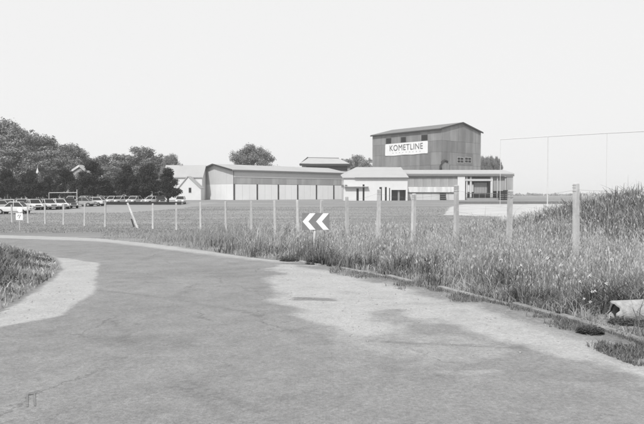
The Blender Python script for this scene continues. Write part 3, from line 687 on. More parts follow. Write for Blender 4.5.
# bent vent pipe on the near corner
pts = [on_plane(438.6 + dx, dy, 1) + Vector((0, -.45, 0)) for dx, dy in [(0.6, 172), (.8, 166), (2, 162.3), (4.6, 160.6), (7.4, 161.8)]]
MB().tube(pts, .32, 8).build('vent_pipe', M['roofdark'], tb, smooth=True)
MB().box(pts[0].x + .9, pts[0].x + 3.6, -.5, -.07, pts[0].z, pts[2].z + .3).build('vent_housing', M['towerlt'], tb)
# banner on the long face
a = on_plane(385.6, 143.6, 0); b_ = on_plane(428.3, 141.2, 0); zt = (on_plane(387, 143.8, 0).z + on_plane(427, 141.4, 0).z) / 2; zb = (on_plane(387, 156.0, 0).z + on_plane(427, 153.5, 0).z) / 2
bn = thing('banner', 'wide white banner with dark lettering fixed to the long side of the tall grey block', 'banner', Tm @ Vector((-.16, (a.y + b_.y) / 2, zb)), rz=tb.rotation_euler[2])
hw = abs(a.y - b_.y) / 2; bh = zt - zb
v = []; nS = 16
for i in range(nS + 1):
    yy = -hw + 2 * hw * i / nS
    for zz in (0, bh / 2, bh): v.append((-.02 * math.sin(i * 1.7 + zz), yy, zz + (.06 * math.sin(i * .9) if zz == 0 else 0)))
b = MB(); b.add(v, [(i * 3 + j, (i + 1) * 3 + j, (i + 1) * 3 + j + 1, i * 3 + j + 1) for i in range(nS) for j in range(2)])
bc = b.build('banner_cloth', M['banner'], bn); sm = bc.modifiers.new('thick', 'SOLIDIFY'); sm.thickness = .02
def text(body, size, z, y0, wmax, parent, m):
    cu = bpy.data.curves.new('lettering', 'FONT'); cu.body = body; cu.size = size; cu.extrude = .01; cu.align_x = 'CENTER'; cu.offset = .0; cu.space_character = 1.08
    t = bpy.data.objects.new('tmp', cu); C.objects.link(t); dg = bpy.context.evaluated_depsgraph_get(); me = bpy.data.meshes.new_from_object(t.evaluated_get(dg)); C.objects.unlink(t); bpy.data.objects.remove(t)
    co = np.empty(len(me.vertices) * 3, np.float32); me.vertices.foreach_get('co', co); co = co.reshape(-1, 3); k = wmax / (co[:, 0].max() - co[:, 0].min())
    # text plane: x -> -local y (reads from the left as seen from outside), y -> z
    nco = np.stack([-.07 - co[:, 2], y0 - co[:, 0] * k, z + co[:, 1]], -1).astype(np.float32); me.vertices.foreach_set('co', nco.ravel()); me.update()
    me.materials.clear(); me.materials.append(m)
    o = bpy.data.objects.new('lettering', me); C.objects.link(o); o.parent = parent; return o
text('KOMETLINE', 2.3, bh * .40, 0, hw * 1.55, bc, M['print'])
text('. . . . . . . . .', 1.0, bh * .20, -.2, hw * 1.3, bc, M['print'])
for sy in (-1, 1):
    for zz in (.15, bh - .15): MB().tube([(-.06, sy * (hw - .15), zz), (.2, sy * (hw - .15), zz)], .06, 8).build('fixing_bolt', M['midgrey'], bn)

# white house left of the hall
hx = P(190, 200, 150)
wh = thing('white_house', 'white rendered house with a pitched gable, one small window and grey roof', 'house', (-39, 150, .4))
g0, g1 = P(178, 200, 150).x + 39, P(201, 200, 150).x + 39
gm = (g0 + g1) / 2
gp = [(g0, -.5), (g1, -.5), (g1, 2.7), (gm - .3, 5.6), (g0, 2.7)]
wx0, wx1, wz0, wz1 = P(188.6, 200, 150).x + 39, P(191.6, 200, 150).x + 39, 1.7, 3.0
MB().prism(gp, 'y', 0, 3.9).build('gable_wall', M['white'], wh)
f = MB().box(wx0, wx1, -.05, -.01, wz0, wz1).build('window', M['frame'], wh); MB().box(wx0 + .08, wx1 - .08, -.065, -.052, wz0 + .08, wz1 - .08).build('pane', M['glass'], f)
for (p, q) in zip(gp[2:-1], gp[3:]):
    nrm = Vector((q[1] - p[1], 0, -(q[0] - p[0]))).normalized() * (.16 if True else 0)
    if nrm.z < 0: nrm = -nrm
    MB().add([(p[0], -.25, p[1]), (q[0], -.25, q[1]), (q[0] + nrm.x, -.25, q[1] + nrm.z), (p[0] + nrm.x, -.25, p[1] + nrm.z), (p[0], 4, p[1]), (q[0], 4, q[1]), (q[0] + nrm.x, 4, q[1] + nrm.z), (p[0] + nrm.x, 4, p[1] + nrm.z)],
             [(3, 2, 1, 0), (4, 5, 6, 7), (0, 1, 5, 4), (1, 2, 6, 5), (2, 3, 7, 6), (3, 0, 4, 7)]).build('roof_slope', M['roof'], wh)
mx0, mx1 = P(163, 200, 155).x + 39, P(204, 200, 155).x + 39
ez, rz_ = P(180, 177.5, 155).z - .4, P(180, 166.2, 160).z - .4
MB().box(mx0 + .3, mx1 - .3, 4.2, 12, -.5, ez).build('main_wall', M['white'], wh)
MB().prism([(3.9, ez - .1), (8.2, rz_), (12.4, ez - .1), (12.4, ez + .08), (8.2, rz_ + .18), (3.9, ez + .08)], 'x', mx0, mx1).build('main_roof', M['roof'], wh)
MB().prism([(4.2, ez), (8.2, rz_ - .1), (12, ez)], 'x', mx0 + .31, mx1 - .31).build('roof_gable', M['white'], wh)
MB().box(mx0 + 3.5, mx0 + 4.2, 7.9, 8.6, rz_ - .5, rz_ + .5).build('chimney', M['hallband'], wh)

# white steep gable just showing among the trees, and a sliver of white roof
sp = P(37.5, 167.5, 128)
gb = thing('white_spire', 'slim white pointed spire top showing between the dark tree crowns', 'tower', (sp.x, 128, gz(sp.x, 128)))
hz_ = sp.z - gb.location.z
MB().box(-.3, .3, -.3, .3, -.3, hz_ - 1.75).build('shaft', M['hallband'], gb)
MB().add([(-.38, -.38, hz_ - 1.7), (.38, -.38, hz_ - 1.7), (.38, .38, hz_ - 1.7), (-.38, .38, hz_ - 1.7), (0, 0, hz_)], [(0, 1, 4), (1, 2, 4), (2, 3, 4), (3, 0, 4), (3, 2, 1, 0)]).build('spire', M['white2'], gb)
MB().tube([(0, 0, hz_ - .1), (0, 0, hz_ + .5)], .03, 6).build('finial', M['frame'], gb)
sp = P(79, 169, 124)
gb = thing('gable_house', 'house whose white sloping roof edge shows between the round trees', 'house', (sp.x, 122, gz(sp.x, 122)))
hz_ = P(83, 166, 122).z - gb.location.z
MB().prism([(-3, -.3), (3, -.3), (3, hz_ - 2.0), (.9, hz_ - .3), (-3, hz_ - 2.8)], 'y', 0, 6).build('wall', M['hallband'], gb)
MB().prism([(-3.3, hz_ - 2.95), (.9, hz_ - .2), (.9, hz_ + .25), (-3.3, hz_ - 2.55)], 'y', -.3, 6.2).build('roof_slope', M['white2'], gb)
MB().prism([(3.3, hz_ - 2.2), (.92, hz_ - .2), (.92, hz_ + .2), (3.3, hz_ - 1.8)], 'y', -.3, 6.2).build('roof_slope', M['roof'], gb)

# pale pipe gantry on the right
gn = thing('pipe_frame', 'very tall thin white pipe frame standing beyond the bank against the sky', 'frame', (27.2, 95, gz(27.2, 95)))
go = Vector(gn.location)
tp = [P(500.5, 139.5, 95), P(548, 136.5, 91), P(607, 133.2, 85), P(690, 129, 78)]
for t, r_ in zip(tp, (.045, .10, .05, .06)):
    MB().tube([Vector((t.x, t.y, gz(t.x, t.y) - .3)) - go, t - go], r_ * .8, 8).build('upright', M['gantry'], gn)
MB().tube([t - go for t in tp], .07, 8).build('crossbar', M['gantry'], gn)
# dark pipe/low wall line at the back of the pale yard
lw = thing('low_wall', 'long low dark wall along the back of the pale concrete yard', 'wall', (24, 112, gz(24, 112)))
a = P(455, 203, 112); b_ = P(596, 203, 112)
MB().box(a.x - 24, b_.x - 24, -.15, .15, -.3, .38).build('base_course', M['midgrey'], lw)
MB().box(a.x - 24 - .05, b_.x - 24 + .05, -.2, .2, .383, .47).build('top_course', M['greypanel'], lw)
# low near-black strip in front of the trees and the cars under them
lw = thing('dark_strip', 'low dark strip in front of the row of round trees and the cars parked under them', 'wall', (-40, 106, gz(-40, 106)))
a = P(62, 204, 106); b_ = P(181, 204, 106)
MB().box(a.x + 40, b_.x + 40, -.15, .15, -.4, .42).build('base_course', M['dark'], lw)
MB().box(a.x + 40 - .05, b_.x + 40 + .05, -.2, .2, .423, .48).build('top_course', M['dark'], lw)
# lamp / barrier pole
bp_ = P(77, 206, 96); pl_ = thing('barrier_frame', 'thin pale pole with a long horizontal bar over the car park entrance', 'barrier', (bp_.x, 96, gz(bp_.x, 96)))
po = Vector(pl_.location); t1 = P(77, 189.5, 96) - po; t2 = P(77, 192.5, 96) - po; t3 = P(49, 192.8, 96) - po
MB().tube([(0, 0, -.3), t1], .06, 8).build('upright', M['frame'], pl_)
MB().tube([(t3.x, 0, -.3), t3], .05, 8).build('upright', M['frame'], pl_)
MB().tube([t2, t3], .05, 8).build('crossbar', M['frame'], pl_)

# ------------------------------------------------------------ cars
def make_car(name, paint, kind):
    root = bpy.data.objects.new(name, None); C.objects.link(root); root.empty_display_size = .3
    L_ = 4.1; w = .78
    # lower body: rings along x with rounded section
    if kind == 'saloon':
        prof = [(-2.05, .50, .72), (-1.98, .42, .80), (-1.3, .30, .86), (-.6, .27, .88), (.5, .27, .88), (1.2, .28, .86), (1.9, .38, .78), (2.05, .48, .66)]
        cab = [(-1.35, .87), (-.85, 1.36), (-.55, 1.40), (.25, 1.40), (.85, .88)]
    else:
        prof = [(-1.9, .46, .90), (-1.8, .36, .95), (-1.2, .28, .92), (-.5, .27, .90), (.5, .27, .88), (1.1, .28, .85), (1.75, .36, .76), (1.9, .46, .66)]
        cab = [(-1.82, .94), (-1.35, 1.40), (-1.0, 1.44), (.15, 1.43), (.82, .88)]
    vs = []; fs = []; k = 10
    for x, zb, zt in prof:
        e_ = .82 if abs(x) > 1.85 else (.94 if abs(x) > 1.7 else 1.0)
        sec = [(-w * .86, zb), (-w * .98, zb + .08), (-w, (zb + zt) / 2), (-w * .97, zt - .07), (-w * .86, zt), (w * .86, zt), (w * .97, zt - .07), (w, (zb + zt) / 2), (w * .98, zb + .08), (w * .86, zb)]
        vs += [(x, y * e_, z) for y, z in sec]
    for i in range(len(prof) - 1):
        for j in range(k): fs.append((i * k + j, i * k + (j + 1) % k, (i + 1) * k + (j + 1) % k, (i + 1) * k + j))
    fs += [tuple(range(k)), tuple((len(prof) - 1) * k + j for j in range(k - 1, -1, -1))]
    MB().add(vs, fs).build('body', paint, root, smooth=False)
    # cabin: glass house + roof + pillars
    vs = []; n = len(cab)
    for s in (-1, 1):
        for x, z in cab: vs.append((x, s * (w * .9 if z < 1 else w * .74), z))
    fs = [tuple(range(n)), tuple(range(2 * n - 1, n - 1, -1))] + [(i, (i + 1) % n, n + (i + 1) % n, n + i) for i in range(n)]
    gl = MB().add(vs, fs).build('windows', M['glass'], root)
    r = [p for p in cab if p[1] > 1.3]
    b = MB(); xs_ = [p[0] for p in r]
    b.add([(x + dx, s * (w * .76), z) for x, dx in ((xs_[0], -.06), (xs_[-1], .08)) for s in (-1, 1) for z in (1.375, 1.45)], [(0, 1, 3, 2), (4, 6, 7, 5), (0, 4, 5, 1), (2, 3, 7, 6), (1, 5, 7, 3), (0, 2, 6, 4)])
    b.build('roof', paint, root)
    for s in (-1, 1):
        for (xa, za), (xb, zb_) in ((cab[0], cab[1]), (cab[-1], cab[-2]), ((-.25, .88), (-.2, 1.4))):
            MB().tube([(xa, s * w * .91, za), (xb, s * w * .76, zb_)], .04, 4).build('window_pillar', paint, root)
    wh_ = MB().tube([(0, -.09, 0), (0, .09, 0)], .30, 14); wm = None
    for x in (-1.22, 1.25):
        for s in (-1, 1):
            if wm is None: o = MB().tube([(0, -.09, 0), (0, .09, 0)], .30, 14).build('wheel', M['tyre'], root); wm = o.data
            else: o = link_mesh('wheel', wm, M['tyre'], root)
            o.location = (x, s * .72, .30)
            MB().tube([(0, s * .091, 0), (0, s * .11, 0)], .17, 12).build('hubcap', M['chrome'], o)
    xe = prof[-1][0]
    MB().box(xe - .02, xe + .08, -.72, .72, .42, .52).build('front_bumper', M['chrome'], root, bevel=.02)
    MB().box(-xe - .08, -xe + .02, -.72, .72, .44, .54).build('rear_bumper', M['chrome'], root, bevel=.02)
    for s in (-1, 1):
        MB().tube([(xe - .03, s * .48, .62), (xe + .03, s * .48, .62)], .09, 10).build('headlight', M['signwhite'], root)
        MB().box(-xe - .03, -xe + .03, s * .5 - .1, s * .5 + .1, .6, .72).build('tail_light', M['midgrey'], root)
    MB().box(xe - .01, xe + .025, -.34, .34, .55, .68).build('grille', M['dark'], root)
    MB().box(-xe - .1, -xe - .081, -.25, .25, .44, .54).build('licence_plate', M['signwhite'], root)
    return root
protos = {}
def car(kind, paint, px, Y, rz, label, group):
    key = (kind, paint)
    if key not in protos: o = protos[key] = make_car('parked_car', M[paint], kind)
    else: o = copy_tree(protos[key])
    p = P(px, 200, Y); o.location = (p.x, Y, gz(p.x, Y)); o.rotation_euler = (0, 0, rz)
    tag(o, label, 'car', group)
g1_, g2_ = 'cars parked on the open ground at the left', 'cars parked under the row of round trees'
car('saloon', 'carwhite', 14, 73.5, R(182), 'white saloon car standing side-on, nearest of all the parked cars at the left edge', g1_)
for i, (k_, p_, px, Y, r_, lab) in enumerate([
    ('hatch', 'cargrey', -3, 80, 178, 'grey estate car half out of frame behind the nearest white saloon'),
    ('saloon', 'carwhite', 9, 84, -72, 'white saloon facing us directly behind the nearest side-on car'),
    ('hatch', 'carpale', 22, 86, -65, 'cream hatchback facing us just left of the third fence post from the left'),
    ('saloon', 'carwhite', 34, 85, -50, 'white saloon parked at an angle right of the small marker sign'),
    ('hatch', 'cardark', 41.5, 91, -60, 'dark hatchback squeezed between two pale saloons left of the bar frame'),
    ('saloon', 'carpale', 48, 86, -45, 'cream saloon at an angle just beneath the left end of the horizontal bar'),
    ('hatch', 'carwhite', 59, 87, -45, 'white hatchback parked under the middle of the horizontal bar'),
    ('saloon', 'cardark', 69, 90, -50, 'dark saloon parked just left of the pale barrier pole'),
    ('saloon', 'cargrey', 82, 97, 180, 'grey saloon side-on just right of the pale barrier pole'),
    ('hatch', 'carwhite', 93, 99, 175, 'white estate car side-on, last of the open-ground row towards the right')]):
    car(k_, p_, px, Y, R(r_), lab, g1_)
order = ['first', 'second', 'third', 'fourth', 'fifth', 'sixth', 'seventh', 'eighth', 'ninth', 'tenth', 'eleventh', 'twelfth', 'thirteenth']
tp_ = [('carwhite', 'saloon'), ('carwhite', 'hatch'), ('cargrey', 'saloon'), ('carwhite', 'saloon'), ('carpale', 'hatch'), ('carwhite', 'hatch'), ('carwhite', 'saloon'), ('cardark', 'saloon'), ('carwhite', 'hatch'), ('carpale', 'saloon'), ('carwhite', 'saloon'), ('cardark', 'hatch')]
nm_ = {'carwhite': 'white', 'cargrey': 'grey', 'carpale': 'cream', 'cardark': 'dark'}
for i, ((p_, k_), px) in enumerate(zip(tp_, [72, 84, 104, 113, 120.5, 134, 152, 160.5, 180.5])):
    car(k_, p_, px, 109.5, R(-90 + random.uniform(-32, 32)), f"{nm_[p_]} car under the round trees, {order[i]} from left behind the low dark strip", g2_)

# ------------------------------------------------------------ trees
def leaf_mesh(name, clumps, per, leaf, seed, squash=1.0):
    r = np.random.default_rng(seed); cs = []; ns = []
    for (cx, cy, cz_, cr) in clumps:
        n = int(per * cr * cr)
        d_ = r.normal(size=(n, 3)); d_ /= np.linalg.norm(d_, axis=1)[:, None]
        rad = cr * (r.random(n) ** .42) * (1 + .13 * r.normal(size=n))
        p = np.array([cx, cy, cz_]) + d_ * rad[:, None] * np.array([1, 1, .8 * squash])
        cs.append(p); ns.append(d_ + r.normal(size=(n, 3)) * .75 + np.array([0, 0, .3]))
    c = np.concatenate(cs); nn = np.concatenate(ns); nn /= np.linalg.norm(nn, axis=1)[:, None]
    a = r.normal(size=c.shape); u = np.cross(nn, a); u /= np.linalg.norm(u, axis=1)[:, None]; v = np.cross(nn, u)
    s = leaf * (.6 + .8 * r.random(len(c)))[:, None]
    vs = np.stack([c - u * s, c + v * s * .6, c + u * s, c - v * s * .6], 1).reshape(-1, 3)
    return new_mesh(name, vs, np.arange(len(vs)).reshape(-1, 4))
def trunk_mb(h, rad, seed, spread, h0):
    r = random.Random(seed); b = MB()
    b.tube([(0, 0, -.5), (.03 * h * r.uniform(-1, 1) * .3, 0, h * .3), (r.uniform(-.03, .03) * h, r.uniform(-.02, .02) * h, h * .62), (0, 0, h * .86)], [rad * 1.25, rad, rad * .62, rad * .2], 8)
    for i in range(7):
        a = i * 2.4 + r.random(); z = h * (h0 + .42 * i / 7); l = spread * r.uniform(.6, .95)
        b.tube([(0, 0, z), (l * .5 * math.cos(a), l * .5 * math.sin(a), z + l * .35), (l * math.cos(a), l * math.sin(a), z + l * .62)], [rad * .5, rad * .3, rad * .1], 5)
    return b
def crown(kind, seed):                                       # unit tree: height 1
    r = random.Random(seed); cl = []
    if kind == 'round':                                      # broad low crown, slightly conical, leaf to near the ground
        for i in range(62):
            t = r.random(); z = .2 + .72 * t; w = .45 * max(.04, 1 - ((t - .22) / .80) ** 1.35) ** .75 if t > .22 else .30 + .68 * t
            a = r.random() * 6.283; q = w * math.sqrt(r.random()) * .86
            cl.append((q * math.cos(a), q * math.sin(a), z, r.uniform(.075, .135)))
        cl.append((0, 0, .91, .075))
    elif kind == 'tall':
        for i in range(70):
            t = r.random(); z = .22 + .72 * t; w = .20 * math.sin(math.pi * (.2 + .70 * t)) ** .6
            a = r.random() * 6.283; q = w * math.sqrt(r.random())
            cl.append((q * math.cos(a), q * math.sin(a), z, r.uniform(.055, .11)))
        for i in range(5): cl.append((r.uniform(-.1, .1), r.uniform(-.05, .05), .9 + r.uniform(0, .07), .035))
    elif kind == 'dome':
        for i in range(120):
            a = r.random() * 6.283; t = r.random(); z = .26 + .66 * t; w = .56 * math.sqrt(max(0.03, 1 - t ** 2.2)); q = w * math.sqrt(r.random())
            cl.append((q * math.cos(a), q * math.sin(a), z, r.uniform(.05, .11)))
    else:                                                    # columnar
        for i in range(40):
            t = r.random(); z = .08 + .88 * t; w = .13 * math.sin(math.pi * (.2 + .7 * t)); a = r.random() * 6.283; q = w * math.sqrt(r.random())
            cl.append((q * math.cos(a), q * math.sin(a), z, r.uniform(.04, .08)))
    return cl
TM = {}
for kind, nv, per, leaf in (('round', 4, 19000, .018), ('tall', 4, 23000, .0125), ('dome', 2, 34000, .011), ('column', 2, 12000, .016)):
    for v_ in range(nv):
        cm = leaf_mesh('crown', crown(kind, 11 * v_ + 3), per, leaf, v_ + 5)
        sp_ = {'round': .42, 'tall': .2, 'dome': .45, 'column': .08}[kind]
        tbm = trunk_mb(1, .028 if kind != 'tall' else .016, v_, sp_, .2 if kind == 'round' else .3)
        o = tbm.build('trunk', M['bark']); tm = o.data; bpy.data.objects.remove(o)
        TM[(kind, v_)] = (cm, tm)
def tree(kind, v_, px, topy, Y, name, label, group, m, wscale=1.0, basez=None):
    p = P(px, topy, Y); z0 = gz(p.x, Y) if basez is None else basez; h = p.z - z0
    t = thing(name, label, 'tree', (p.x, Y, z0), rz=random.uniform(0, 6.28), group=group, scale=(h * wscale, h * wscale, h))
    cm, tm = TM[(kind, v_)]
    cm2 = cm
    if cm.materials and cm.materials[0] != m: cm2 = cm.copy(); cm2.materials.clear(); cm2.materials.append(m)
    c = link_mesh('crown', cm2, m, t); link_mesh('trunk', tm, M['bark'], t)
    return t
gN = 'row of round dark trees behind the parked cars'
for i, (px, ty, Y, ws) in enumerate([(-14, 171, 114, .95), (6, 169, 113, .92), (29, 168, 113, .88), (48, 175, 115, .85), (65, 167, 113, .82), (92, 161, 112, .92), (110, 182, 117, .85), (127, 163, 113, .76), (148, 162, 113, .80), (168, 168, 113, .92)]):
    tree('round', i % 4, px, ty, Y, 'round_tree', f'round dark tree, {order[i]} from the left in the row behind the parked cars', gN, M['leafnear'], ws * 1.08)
gF = 'tall trees rising behind the row of round trees'
far = [(-14, 119, 170, .95), (2, 119, 172, .9), (12, 123, 168, .85), (23, 127, 176, .9), (33, 137, 182, 1.1), (44, 136, 178, 1.1), (57, 146, 184, 1.2), (66, 143, 180, 1.1), (77, 147, 186, 1.1), (50, 150, 165, 1.3), (18, 145, 160, 1.3)]
far2 = [(-6, 124, 178, .9), (8, 126, 180, .9), (17, 127, 174, .85), (28, 133, 188, .9), (38, 138, 190, .9), (50, 139, 190, .9), (61, 146, 192, .9), (71, 144, 192, .9), (82, 156, 190, .8), (36, 150, 160, 1.2), (64, 156, 165, 1.2), (5, 148, 158, 1.2), (37, 171, 121, .9), (80, 171, 119, .85)]
for i, (px, ty, Y, ws) in enumerate(far2):
    tree('tall', (i + 2) % 4, px, ty, Y, 'tall_tree', f'grey-green tree filling in behind the pointed trees, {order[i]} from the left in that back rank' if i < 9 else ['low tree crown just above the white spire', 'low tree crown above the fifth and sixth round trees', 'low tree crown at the left edge above the first round tree', 'short tree crown right under the white spire', 'short tree crown under the white sloping roof edge'][i - 9], gF, M['leaffar'], ws * 1.1)
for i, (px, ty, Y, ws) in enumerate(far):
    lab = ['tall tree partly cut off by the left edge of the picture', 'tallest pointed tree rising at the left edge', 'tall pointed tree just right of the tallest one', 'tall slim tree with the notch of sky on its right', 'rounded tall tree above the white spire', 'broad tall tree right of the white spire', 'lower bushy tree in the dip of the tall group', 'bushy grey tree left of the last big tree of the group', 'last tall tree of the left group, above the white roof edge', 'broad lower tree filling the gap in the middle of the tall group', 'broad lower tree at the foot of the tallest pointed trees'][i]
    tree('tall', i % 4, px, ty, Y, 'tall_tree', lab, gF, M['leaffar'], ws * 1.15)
for i, (px, ty, Y, ws, lab) in enumerate([(92, 160, 200, 1.3, 'low pale tree at the left end of the second far group'), (105, 154, 195, 1.2, 'pale bushy tree above the gap between two round trees'), (118, 152.5, 200, 1.2, 'pale rounded tree left of the slim twin-topped one'), (131, 155, 205, 1.1, 'pale tree crown just behind the eighth round tree'), (142, 147, 195, 1.0, 'pale tree with two thin upright tips, tallest of the second far group'), (154, 153, 200, 1.1, 'pale tree sloping down at the right end of the second far group'), (112, 166, 185, 1.6, 'broad pale bush crown low in the gap between round trees')]):
    tree('tall', (i + 1) % 4, px, ty, Y, 'tall_tree', lab, 'pale trees far behind the round trees', M['leaffar'], ws * 1.35)
tree('dome', 0, 170.5, 152.5, 190, 'garden_tree', 'small round tree behind the grey roof of the white house', None, M['leaffar'], .55)
tree('dome', 1, 252, 143, 205, 'garden_tree', 'large dome-shaped tree behind the long hall roof', None, M['leaffar'], .92)
for i, px in enumerate([482, 487, 492, 497]):
    tree('dome' if i % 2 else 'dome', i % 2, px, 154.5 + (i % 2) * .8, 205, 'clipped_tree', f"dark tree in the short clipped row right of the tall block, {order[i]} from the left", 'clipped tree row right of the tall block', M['leaffar'], .30)
for i, (px, ty, Y) in enumerate([(346, 158, 330), (358, 155, 340), (366, 157, 330)]):
    tree('tall', i, px, ty, Y, 'distant_tree', f"faint distant tree in the gap left of the tall block, {order[i]} from the left", 'faint distant trees left of the tall block', M['leaffar'], 1.2)

# far woods on the horizon: one mass
r = np.random.default_rng(3); cl = []
for i in range(1300):
    x = r.uniform(-1100, 1500); y = r.uniform(900, 1100); cl.append((x, y, .3 + r.uniform(.5, 3.5) * (.6 + .4 * math.sin(x * .013)), r.uniform(2.5, 5)))
me = leaf_mesh('far_woods', cl, 3.2, 1.3, 9)
tag(link_mesh('far_woods', me, M['leaffar']), 'pale low line of distant woods on the horizon', 'woods', kind='stuff')

# ------------------------------------------------------------ grass and weeds
def gzn(x, y):
    z = tz(x, y) + np.exp(-np.maximum(y, 0) / 60.) * (0.11 * (fbm(x, y, 1.3, 5) - .5) + 0.04)
    return z
def blades(name, x, y, h, w, mat_, seed, lean=.35, z=None, label=None, segs=2):
    r = np.random.default_rng(seed); n = len(x); z0 = gzn(x, y) - .03 if z is None else z
    a = r.random(n) * 6.283; b_ = r.random(n) * 6.283; ln = h * lean * r.random(n)
    bx, by = np.cos(b_) * ln, np.sin(b_) * ln; wx, wy = np.cos(a) * w, np.sin(a) * w
    p0 = np.stack([x, y, z0], -1); p1 = np.stack([x + bx * .35, y + by * .35, z0 + h * .6], -1); p2 = np.stack([x + bx, y + by, z0 + h * (1 - .2 * lean)], -1)
    W_ = np.stack([wx, wy, 0 * wx], -1)
    vs = np.stack([p0 - W_, p0 + W_, p1 + W_ * .8, p1 - W_ * .8, p2 + W_ * .25, p2 - W_ * .25], 1).reshape(-1, 3)
    i0 = np.arange(n)[:, None] * 6
    q = np.concatenate([i0 + np.array([0, 1, 2, 3]), i0 + np.array([3, 2, 4, 5])], 0)
    me = new_mesh(name, vs, q); o = link_mesh(name, me, mat_)
    tag(o, label, 'grass', kind='stuff'); return o, p2
def scatter(n, ya, yb, pxa, pxb, seed, pw=1.0):
    """world scatter, thinner with distance"""
    r = np.random.default_rng(seed); u = r.random(n)
    y = (ya ** -pw + u * (yb ** -pw - ya ** -pw)) ** (-1 / pw)
    x = (pxa + r.random(n) * (pxb - pxa) - 322) / F * y
    return x, y
FARP = [tuple(p) for p in FAR]; KP = [tuple(p) for p in KERB]
EDGE = FARP + KP
def offroad(x, y, m_=.035):
    return ~inpoly(x, y, ROADP) & (dline(x, y, EDGE) > m_)
# height field of the verge
def vh(x, y):
    left = sstep(-10, -2.5, x)                               # short in the mown left part, tall on the right
    edge = sstep(.1, 1.6, dline(x, y, EDGE))
    base_ = (.14 + .36 * left) * (.30 + .70 * edge)
    return base_ * (1 - .6 * sstep(34, 60, y))
x, y = scatter(430000, 6.2, 46, 100, 900, 1, .9)
k = offroad(x, y) & ~inpoly(x, y, YARD); dn = fbm(x, y, .9, 3); k &= np.random.default_rng(2).random(len(x)) < (.35 + 1.6 * (dn - .34)) * (1 - .55 * sstep(8.5, 10.5, x) * sstep(15, 18, y))
x, y = x[k], y[k]; h = np.where((x > .43 * y) & (y < 8.6), .28, 1) * vh(x, y) * (.55 + .75 * np.random.default_rng(4).random(len(x))) * (.45 + 1.1 * fbm(x, y, 1.4, 8)) * (1 + 1.0 * (np.random.default_rng(77).random(len(x)) < .03))
sd = np.hypot((x - (px_s := P(313.5, 240, 20.3).x)) * 1.0, (y - 19.2) * .6); sx_ = np.abs(x - px_s * y / 20.3); h = h * (1 - .78 * (1 - sstep(.35, .8, sx_)) * sstep(14, 15, y) * (1 - sstep(20.4, 21, y)))
lf = (x < -3 - .12 * (y - 20)) & (y > 18)
blades('short_verge_grass', x[lf], y[lf], h[lf], .004 + .0003 * y[lf], M['grassmeadow'], 6, .6, label='short grass of the far verge before the fence')
x, y, h = x[~lf], y[~lf], h[~lf]
blades('tall_grass', x, y, h, .0022 + .00030 * y, M['grasstall'], 5, .85, label='dense tall dry grass on the verge between kerb and fence')
x, y = scatter(170000, 6.2, 40, 200, 900, 11, .9)
k = offroad(x, y, .05) & (fbm(x, y, .8, 13) > .47 - .05 * sstep(6, 9, x) - .3 * sstep(8, 10, x) * sstep(15, 18, y)) & ~((x > .43 * y) & (x < 6.5) & (y < 8.5) & (np.random.default_rng(9).random(len(x)) < .97)); x, y = x[k], y[k]
h = (.12 + .30 * sstep(.5, .75, fbm(x, y, .8, 13)) + .32 * sstep(8, 10, x) * sstep(15, 18, y)) * (.5 + np.random.default_rng(14).random(len(x))) * (.5 + .5 * sstep(-8, 0, x))
blades('green_weeds', x, y, h, .0055 + .0005 * y, M['grassdark'], 15, .8, label='darker green weeds growing in patches through the dry grass')
# seed stalks with heads
x, y = scatter(26000, 6.6, 40, 290, 900, 21, .9)
k = offroad(x, y, .5) & ~((x > .43 * y) & (y < 8.8)); x, y = x[k], y[k]
h = (vh(x, y) + .06) * (.8 + .6 * np.random.default_rng(24).random(len(x)))
o, tipp = blades('seed_stalks', x, y, h, .0016 + .0002 * y, M['grasstall'], 25, .25, label='thin straw stalks standing above the verge grass')
rr = np.random.default_rng(26); n = len(tipp); sz = (.0045 + .00042 * y) * (.5 + rr.random(n)); an = rr.random(n) * 6.28
U = np.stack([np.cos(an) * sz, np.sin(an) * sz, 0 * an], -1); V = np.stack([0 * an, 0 * an, sz * 3.2], -1)
me = new_mesh('seed_heads', np.stack([tipp - V, tipp + U, tipp + V * .8, tipp - U], 1).reshape(-1, 3), np.arange(4 * n).reshape(-1, 4))
tag(link_mesh('seed_heads', me, M['seed']), 'pale feathery seed heads above the verge grass', 'grass', kind='stuff')
# field grass beyond the fence
x, y = scatter(150000, 38, 95, -120, 760, 31, .8)
k = offroad(x, y, .2) & ~inpoly(x, y, YARD) & ~inpoly(x, y, CARPARK); x, y = x[k], y[k]
h = (.05 + .07 * fbm(x, y, 5, 33)) * (.5 + np.random.default_rng(34).random(len(x)))
blades('meadow_grass', x, y, h, .014 + .0003 * y, M['grassmeadow'], 35, .6, z=tz(x, y) - .01, label='short dry meadow grass beyond the fence')
# mound inside the bend
r = np.random.default_rng(41); mp_ = np.array(MOUND); n = 120000
x = r.uniform(mp_[:, 0].min(), mp_[:, 0].max(), n); y = r.uniform(mp_[:, 1].min(), mp_[:, 1].max(), n)
dm = dline(x, y, MOUND + [MOUND[0]])
k = inpoly(x, y, MOUND) & (x > -.62 * y - 2) & (dm > .05) & (r.random(n) < np.clip(1.6 - y / 20, .45, 1)); x, y, dm = x[k], y[k], dm[k]
zm = tz(x, y) + .14 * sstep(0, 1.6, dm) + .02
h = (.10 + .24 * sstep(.2, 1.5, dm)) * (.5 + .8 * r.random(len(x))) * (.6 + .8 * fbm(x, y, 1.2, 43))
dk = fbm(x, y, 1.1, 45) > .5
blades('mound_grass', x[~dk], y[~dk], h[~dk], .006 + .0004 * y[~dk], M['grasstall'], 46, .6, z=zm[~dk] - .03, label='rough grass on the low mound inside the bend')
blades('mound_weeds', x[dk], y[dk], h[dk] * .9, .009 + .0006 * y[dk], M['grassdark'], 47, .8, z=zm[dk] - .03, label='dark weeds growing through the grass of the mound')
